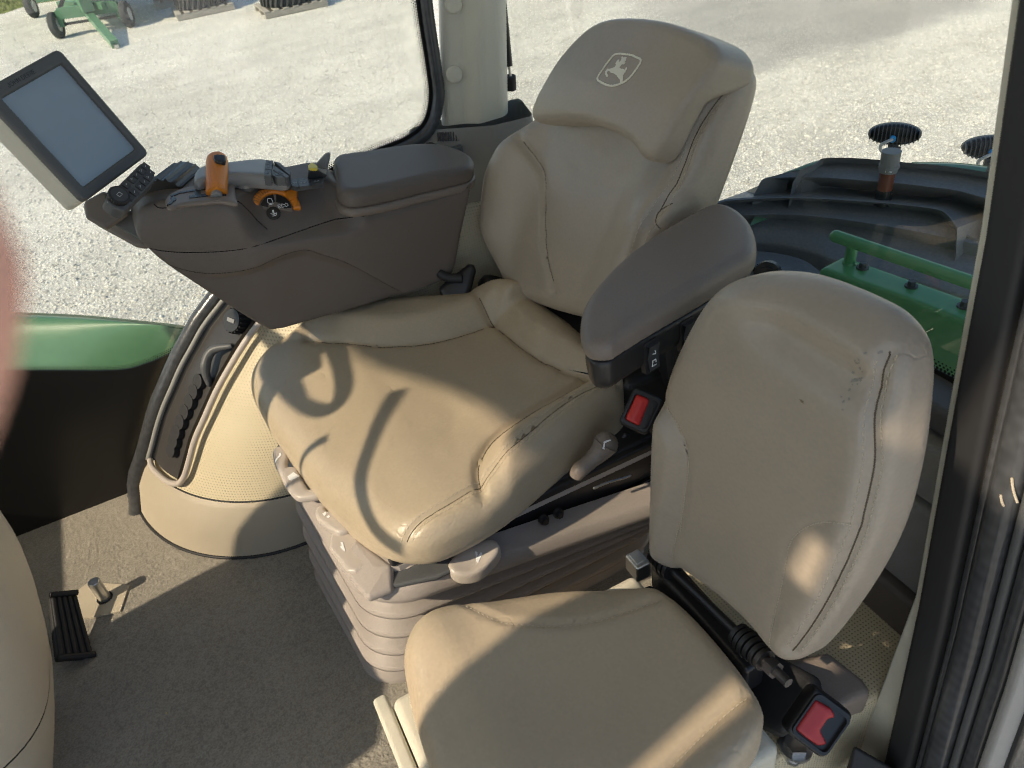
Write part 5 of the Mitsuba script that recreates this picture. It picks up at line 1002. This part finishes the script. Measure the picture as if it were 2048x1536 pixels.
# work lights
def work_light(key, ctr_, lab, s=1., yaw=0.):
    thing(key, lab, 'work light', 'finned work lights on the rear fender')
    d = np.array([0, 1.05, 1.25]) - ctr_; d[2] *= .25; d /= np.linalg.norm(d); c_, s_ = math.cos(yaw), math.sin(yaw); d = np.array([c_ * d[0] - s_ * d[1], s_ * d[0] + c_ * d[1], d[2]])
    ex = np.cross([0, 0, 1], d); f_ = frame(ctr_, ex, d)
    W, Hh = .052 * s, .0225 * s
    ph = np.linspace(0, 2 * np.pi, 40, endpoint=False); el = np.c_[W * np.cos(ph), Hh * np.sin(ph)]
    add(key + '__body', put(loft([np.c_[el * k, np.full(40, z_)] for z_, k in ((-.030, .90), (-.026, 1.), (-.012, 1.), (-.004, .93), (.004, .70), (.006, .01))], True), f_), 'black_plastic', 40)
    for i in range(13):
        x = -W * .90 + W * 1.8 * i / 12; h_ = Hh * math.sqrt(max(1 - (x / W) ** 2, .02)) * 1.04
        add(key + '__fin', put(hull([(x + e, y * h_, z_) for e in (-.0011 * s, .0011 * s) for y, z_ in ((-1, -.012), (-.94, .002), (-.5, .011), (.5, .011), (.94, .002), (1, -.012))]), f_), 'dark_grey_plastic', 30)
    add(key + '__connector', put(cyl((-.002, -.004, .008), (-.002, -.004, .022), .0062 * s, 14), f_), 'cable_blue', 40, 'blue cable connector')
    add(key + '__cable', put(tube([(-.002, -.004, .020), (-.014, -.007, .030), (-.026, -.018, .024), (-.024, -.034, .012), (-.010, -.046, .0)], .0034 * s, 8, 6), f_), 'cable_grey', True)
    add(key + '__bracket', put(join(rbox((-.010, -.052, -.012), (.014, -.020, .004), .003), rbox((-.004, -.034, -.004), (.020, -.026, .010), .003), cyl((.006, -.02, -.006), (.006, -.075, -.006), .008, 12)), f_), 'dark_grey_plastic', 40)
work_light('work_light', np.array([(-1.6246,-.2337,.48)][0]), 'finned black oval work light with blue connector behind the amber reflector post', 1.17)
work_light('work_light_001', np.array([(-1.6824,-.0161,.4902)][0]), 'finned black oval work light half hidden behind the cream door post', 1.15, .25)
# green bracket with its rail and bolts
thing('green_bracket', 'green painted steel bracket with a tubular hand rail and three bolts', 'bracket')
E_ = 'green_bracket__'
zt = .555
tpx = np.array([(-.9282,.2172),(-.9898,.2102),(-1.0112,.3305),(-1.0289,.4285),(-1.0436,.5133),(-.9869,.5539),(-.9731,.4636),(-.959,.3633)])
brk = Pad(np.array(Polygon(tpx).buffer(0).exterior.coords)[:-1], zt - .16, zt, .007, .0030, rb=.004, sm=1)
add(E_ + 'body', brk.mesh, 'bracket_paint_lit', True, 'green folded steel body')
ra, rb2 = np.array([(-.9564,.2176,.605),(-.995,.4504,.605)])
rdv = (rb2 - ra) / np.linalg.norm(rb2 - ra)
add(E_ + 'rail', hull([ra, rb2 + rdv * .05], .0105, 3), 'bracket_paint_lit', 40, 'green tubular rail')
lp = np.array([(-.9768,.2362,.555)][0])
add(E_ + 'leg', cyl(lp, np.array([lp[0], lp[1], .600]), .0095, 20), 'bracket_paint_lit', 40)
add(E_ + 'leg__weld', cyl(lp - (0, 0, .001), lp + (0, 0, .004), .013, 16, .0105), 'bracket_paint_lit', 40)
lp2 = lp + rdv * .235; add(E_ + 'leg', cyl((lp2[0], lp2[1], .55), (lp2[0], lp2[1], .600), .0095, 20), 'bracket_paint_lit', 40)
for q in [(-.9804,.2611,.555),(-.9928,.3483,.555),(-1.004,.4345,.555)]:
    q = np.array(q); add(E_ + 'bolt', join(cyl(q, q + (0, 0, .0025), .0100, 20), cyl(q + (0, 0, .0025), q + (0, 0, .0105), .0065, 6)), 'dark_grey_plastic', 30)
thing('latch_pivot', 'black round window latch pivot beside the left armrest end', 'latch')
lq = np.array([(-.815,.2169,.5862)][0]); ln_ = np.array([.75, .5, .25])
add('latch_pivot', join(cyl(lq, lq + ln_ * .016, .021, 28), cyl(lq + ln_ * .016, lq + ln_ * .020, .013, 24)), 'black_plastic', 40)
add('latch_pivot__screw', cyl(lq + ln_ * .018, lq + ln_ * .028, .005, 12, .003), 'bare_steel', 40)
# green body panel outside the right window
thing('side_panel', 'glossy green painted panel outside the right window reflecting the sky', 'body panel')
gx = np.array([(.6991,-1.3622,.3),(.5395,-1.2321,.3),(.3501,-1.0669,.3),(.1971,-.9133,.3),(.0871,-.7949,.3),(.0054,-.6944,.3)])
gy = np.array([(.745,-1.187,.18),(.5935,-1.1372,.18),(.4043,-1.0071,.18),(.2445,-.9171,.18),(.1216,-.8623,.18),(.0238,-.8176,.18)])
ra_ = resample(cat_rom(gx, 6, False), 50); rb_ = resample(cat_rom(gy, 6, False), 50)
rws = [ra_ + (0, -.12, -.14), ra_ + (0, -.05, -.015)]
for t in np.linspace(0, 1, 12): rws.append(ra_ + (rb_ - ra_) * t + np.array([0, 0, .045 * math.sin(math.pi * t) ** .8 * (1 - .4 * t)]))
rws += [rb_ + (0, .004, -.02), rb_ + (0, .0, -.25)]
add('side_panel', loft(rws), 'green_paint', True)

# ---------------------------------------------------------------- far things on the gravel
def wheel(key, c0, ax, r, w, lab=None):
    a = np.array(ax, float); a /= np.linalg.norm(a); c0 = np.array(c0, float)
    pr_ = [(r * .55, -w / 2), (r * .86, -w / 2), (r * .97, -w * .36), (r, -w * .2), (r, w * .2), (r * .97, w * .36), (r * .86, w / 2), (r * .55, w / 2)]
    f_ = frame(c0, (0, 0, 1) if abs(a[2]) < .9 else (1, 0, 0), a); n = 32; t = np.arange(n) * 2 * np.pi / n
    k_ = add(key, put(loft([np.c_[q * np.cos(t), q * np.sin(t), np.full(n, z_)] for q, z_ in pr_], True, flip=True), f_), 'tyre_rubber', 40, lab)
    add(k_ + '__rim', put(join(cyl((0, 0, -w * .42), (0, 0, w * .42), r * .57, 24), cyl((0, 0, -w * .5), (0, 0, w * .5), r * .16, 16)), f_), 'rim_white', 40)
    return k_
thing('header_cart', 'green header transport cart with small black tyres at the far edge of the yard', 'trailer')
HC = 'header_cart__'
wl, wr, wb = np.array([(.9565,-19.7523,-1.75),(-.4934,-19.238,-1.75)] + [(1.5015,-23.7195,-1.75)])
R0 = .265; UQ = np.array([0, 0, .72])
axd = wr - wl; axd /= np.linalg.norm(axd)
for p_ in (wl, wr): wheel(HC + 'wheel', p_ + (0, 0, R0), axd, R0, .16)
wheel(HC + 'wheel', wb + (0, 0, R0), axd, R0, .16)
UP = np.array([0, 0, 1.])
bk = (wb - wl); bk /= np.linalg.norm(bk)
def beam(a, b, w, h, key, mat='green_paint', lab=None):
    a, b = np.array(a), np.array(b); t = (b - a) / np.linalg.norm(b - a); s_ = np.cross(t, UP); s_ /= np.linalg.norm(s_); u = np.cross(s_, t)
    add(HC + key, hull([p_ + s_ * e * w / 2 + u * g * h / 2 for p_ in (a, b) for e in (-1, 1) for g in (-1, 1)]), mat, 30, lab)
cen_ = (wl + wr) / 2
beam(wl + axd * .16 + UQ * .66, wr - axd * .16 + UQ * .62, .12, .22, 'axle_beam')
beam(wl + axd * .08 + UQ * .36, wr - axd * .08 + UQ * .36, .05, .05, 'tie_rod', 'black_steel')
for p_, s_ in ((wl, 1), (wr, -1)): beam(p_ + axd * .16 * s_ + UQ * .75, p_ + axd * .14 * s_ + UQ * .3, .1, .1, 'axle_arm', 'green_paint')
tg = np.array([(-.0306,-17.1712,-1.75)][0]) + UQ * .10
beam(cen_ + UQ * .55 + bk * .1, tg, .15, .14, 'tongue', 'green_paint', 'worn green tongue resting on the gravel')
beam(tg - UQ * .02 + (cen_ - tg) * .02, tg + (tg - cen_) / np.linalg.norm(tg - cen_) * .12 - UQ * .04, .08, .06, 'hitch', 'bare_steel')
beam(cen_ + UQ * .80 - bk * .25, cen_ + bk * 8 + UQ * .85, .24, .26, 'main_beam')
beam(cen_ + UQ * .80 + axd * -.45 + bk * .6, cen_ + UQ * .72 + axd * .35 - bk * .15, .12, .14, 'frame_beam')
beam(cen_ + axd * .1 + bk * .5 + UQ * 1.0, cen_ + axd * .75 + bk * .3 + UQ * 1.0, .10, .10, 'frame_beam')
beam(wb + axd * .2 + UQ * .6, wb + axd * 1.4 + UQ * .6, .12, .2, 'axle_beam')
hx = cen_ + bk * .8 + UQ * 1.15
add(HC + 'hopper', hull([cen_ + axd * a + bk * b + UQ * h for a, b, h in ((.30, .15, .86), (1.68, .05, .74), (.28, .3, 2.4), (1.72, .2, 2.6), (.30, 7, .9), (1.68, 7, .8), (.28, 7, 2.4), (1.72, 7, 2.6))], .02), 'green_paint', 30, 'large green panel of the cart body')
beam(cen_ + axd * -.35 + UQ * 1.02 + bk * .3, cen_ + axd * .45 + UQ * .98 - bk * .1, .02, .02, 'hose', 'yellow_plastic', 'thin yellow hose on the cart')
beam(cen_ + axd * -.55 + UQ * .75 + bk * .1, cen_ + axd * -.35 + UQ * 1.05 + bk * .1, .07, .07, 'jack', 'black_steel')
# pallets with big tyres
pa, pb_, pd = np.array([(-2.9679,-16.6651,-1.75),(-4.2927,-16.6308,-1.75),(-2.7878,-17.9037,-1.75)])
pxd = (pb_ - pa) / np.linalg.norm(pb_ - pa); pyd = np.array([pxd[1], -pxd[0], 0]); pyd = pyd if pyd[1] < 0 else -pyd
def pallet(key, o, n, L, D, lab):
    thing(key, lab, 'pallet', 'wooden pallets under the tyres')
    f_ = (np.array(o), np.stack([pxd, pyd, UP], 1))
    for j, y in enumerate((0, D / 2 - .05, D - .1)): add(key + '__stringer', put(box((0, y, .015), (L, y + .09, .115)), f_), 'wood_grey')
    for i in range(n): x = i * (L - .11) / (n - 1); add(key + '__board', put(box((x, -.004, .117), (x + .11, D + .004, .14)), f_), 'wood_grey')
    for y in (0.02, D - .12): add(key + '__board', put(box((-.003, y, .0), (L + .003, y + .1, .014)), f_), 'wood_grey')
pallet('pallet', pa, 7, np.linalg.norm(pb_ - pa), 1.25, 'grey wooden pallet under the largest tyre, nearest of the row')
p2 = np.array([(-2.6366,-18.6187,-1.75)][0]); p3 = np.array([(-2.1415,-20.8195,-1.75)][0])
pallet('pallet_001', p2 - pxd * 1.2, 7, 1.25, 1.2, 'grey wooden pallet under the second tyre, middle of the row')
pallet('pallet_002', p3 - pxd * .9, 7, 1.2, 1.2, 'grey wooden pallet farthest left in the row behind the cart shadow')
def lug_tyre(key, c0, r, w, lab):
    thing(key, lab, 'tyre', 'big lugged tyres lying on pallets'); c0 = np.array(c0); n = 40; t = np.arange(n) * 2 * np.pi / n
    pr_ = [(r * .62, .0), (r * .88, .0), (r * .93, w * .12), (r * .93, w * .88), (r * .88, w), (r * .62, w)]
    add(key + '__carcass', loft([np.c_[c0[0] + q * np.cos(t), c0[1] + q * np.sin(t), np.full(n, c0[2] + z_)] for q, z_ in pr_], True, flip=True), 'tyre_rubber', 40)
    for i in range(30):
        a0 = i * 2 * np.pi / 30
        for sgn_, off_ in ((0, 0), (1, .1)):
            pts = []
            for zf, da in ((.04, 0.), (.55, .17)):
                zf = zf if not sgn_ else 1 - zf
                for e in (-.035, .035):
                    for q in (.90, 1.0): pts.append((c0[0] + r * q * math.cos(a0 + off_ + da + e), c0[1] + r * q * math.sin(a0 + off_ + da + e), c0[2] + w * zf))
            add(key + '__lug', hull(pts), 'tyre_rubber')
lug_tyre('tyre', pa + pxd * .66 + pyd * .62 + UP * .14, .60, .5, 'large lugged tyre lying on the nearest pallet')
lug_tyre('tyre_001', p2 - pxd * .55 + pyd * .62 + UP * .14, .58, .45, 'lugged tyre lying on the middle pallet')
lug_tyre('tyre_002', p3 - pxd * .3 + pyd * .62 + UP * .14, .58, .45, 'lugged tyre lying on the farthest left pallet')

# ---------------------------------------------------------------- the photographer's hand at the lens: one finger reaches into view
thing('person', 'blurred pink fingertip of the photographer reaching in at the left edge', 'person')
cam_o, cf, cu = [np.array(v) for v in ((0,1.05,1.25), (-.2992,.3095,.6482), (-.36,-.4965,.7899))]
cf = cf - cam_o; cr = np.cross(cf, cu)
hp = lambda r_, u_, f_: cam_o + cr * r_ + cu * u_ + cf * f_
def chain(P, R): return [hull(np.vstack([trimesh.creation.icosphere(2, a).vertices + p, trimesh.creation.icosphere(2, b).vertices + q])) for p, q, a, b in zip(P[:-1], P[1:], R[:-1], R[1:])]
bones = []
bones += chain([hp(-.0350, .0095, .040), hp(-.0348, .001, .040), hp(-.050, -.024, .030), hp(-.064, -.055, .004)], [.0085, .0092, .0098, .0115])     # index finger
for k, (dx, dz) in enumerate(((-.010, -.012), (-.020, -.028), (-.030, -.044))):
    bones += chain([hp(-.044 + dx * .3, .004 - .004 * k, .010 + dz), hp(-.056 + dx * .4, -.016, .018 + dz), hp(-.066 + dx * .5, -.038, .008 + dz), hp(-.068 + dx * .5, -.058, -.004 + dz)], [.0078, .0085, .0092, .0105])
bones += [hull(np.vstack([trimesh.creation.icosphere(2, .012).vertices + p for p in (hp(-.062, -.055, .002), hp(-.084, -.058, -.046), hp(-.070, -.125, -.004), hp(-.088, -.125, -.046))]))]
bones += chain([hp(-.012, -.060, -.020), hp(-.030, -.072, -.018), hp(-.052, -.090, -.012), hp(-.072, -.118, -.016)], [.0092, .0100, .0115, .0130])
bones += chain([hp(-.080, -.122, -.026), hp(-.105, -.21, -.03), hp(-.16, -.36, -.04)], [.024, .028, .036])
import manifold3d as m3
man = None
for b_ in bones:
    q = m3.Manifold(m3.Mesh(np.asarray(b_.vertices, np.float32), np.asarray(b_.faces, np.uint32))); man = q if man is None else man + q
mm = man.refine_to_length(.0035).to_mesh(); hm = trimesh.Trimesh(mm.vert_properties[:, :3], mm.tri_verts, process=True)
trimesh.smoothing.filter_taubin(hm, .5, -.53, iterations=10)
add('person__hand', hm, 'skin', True)
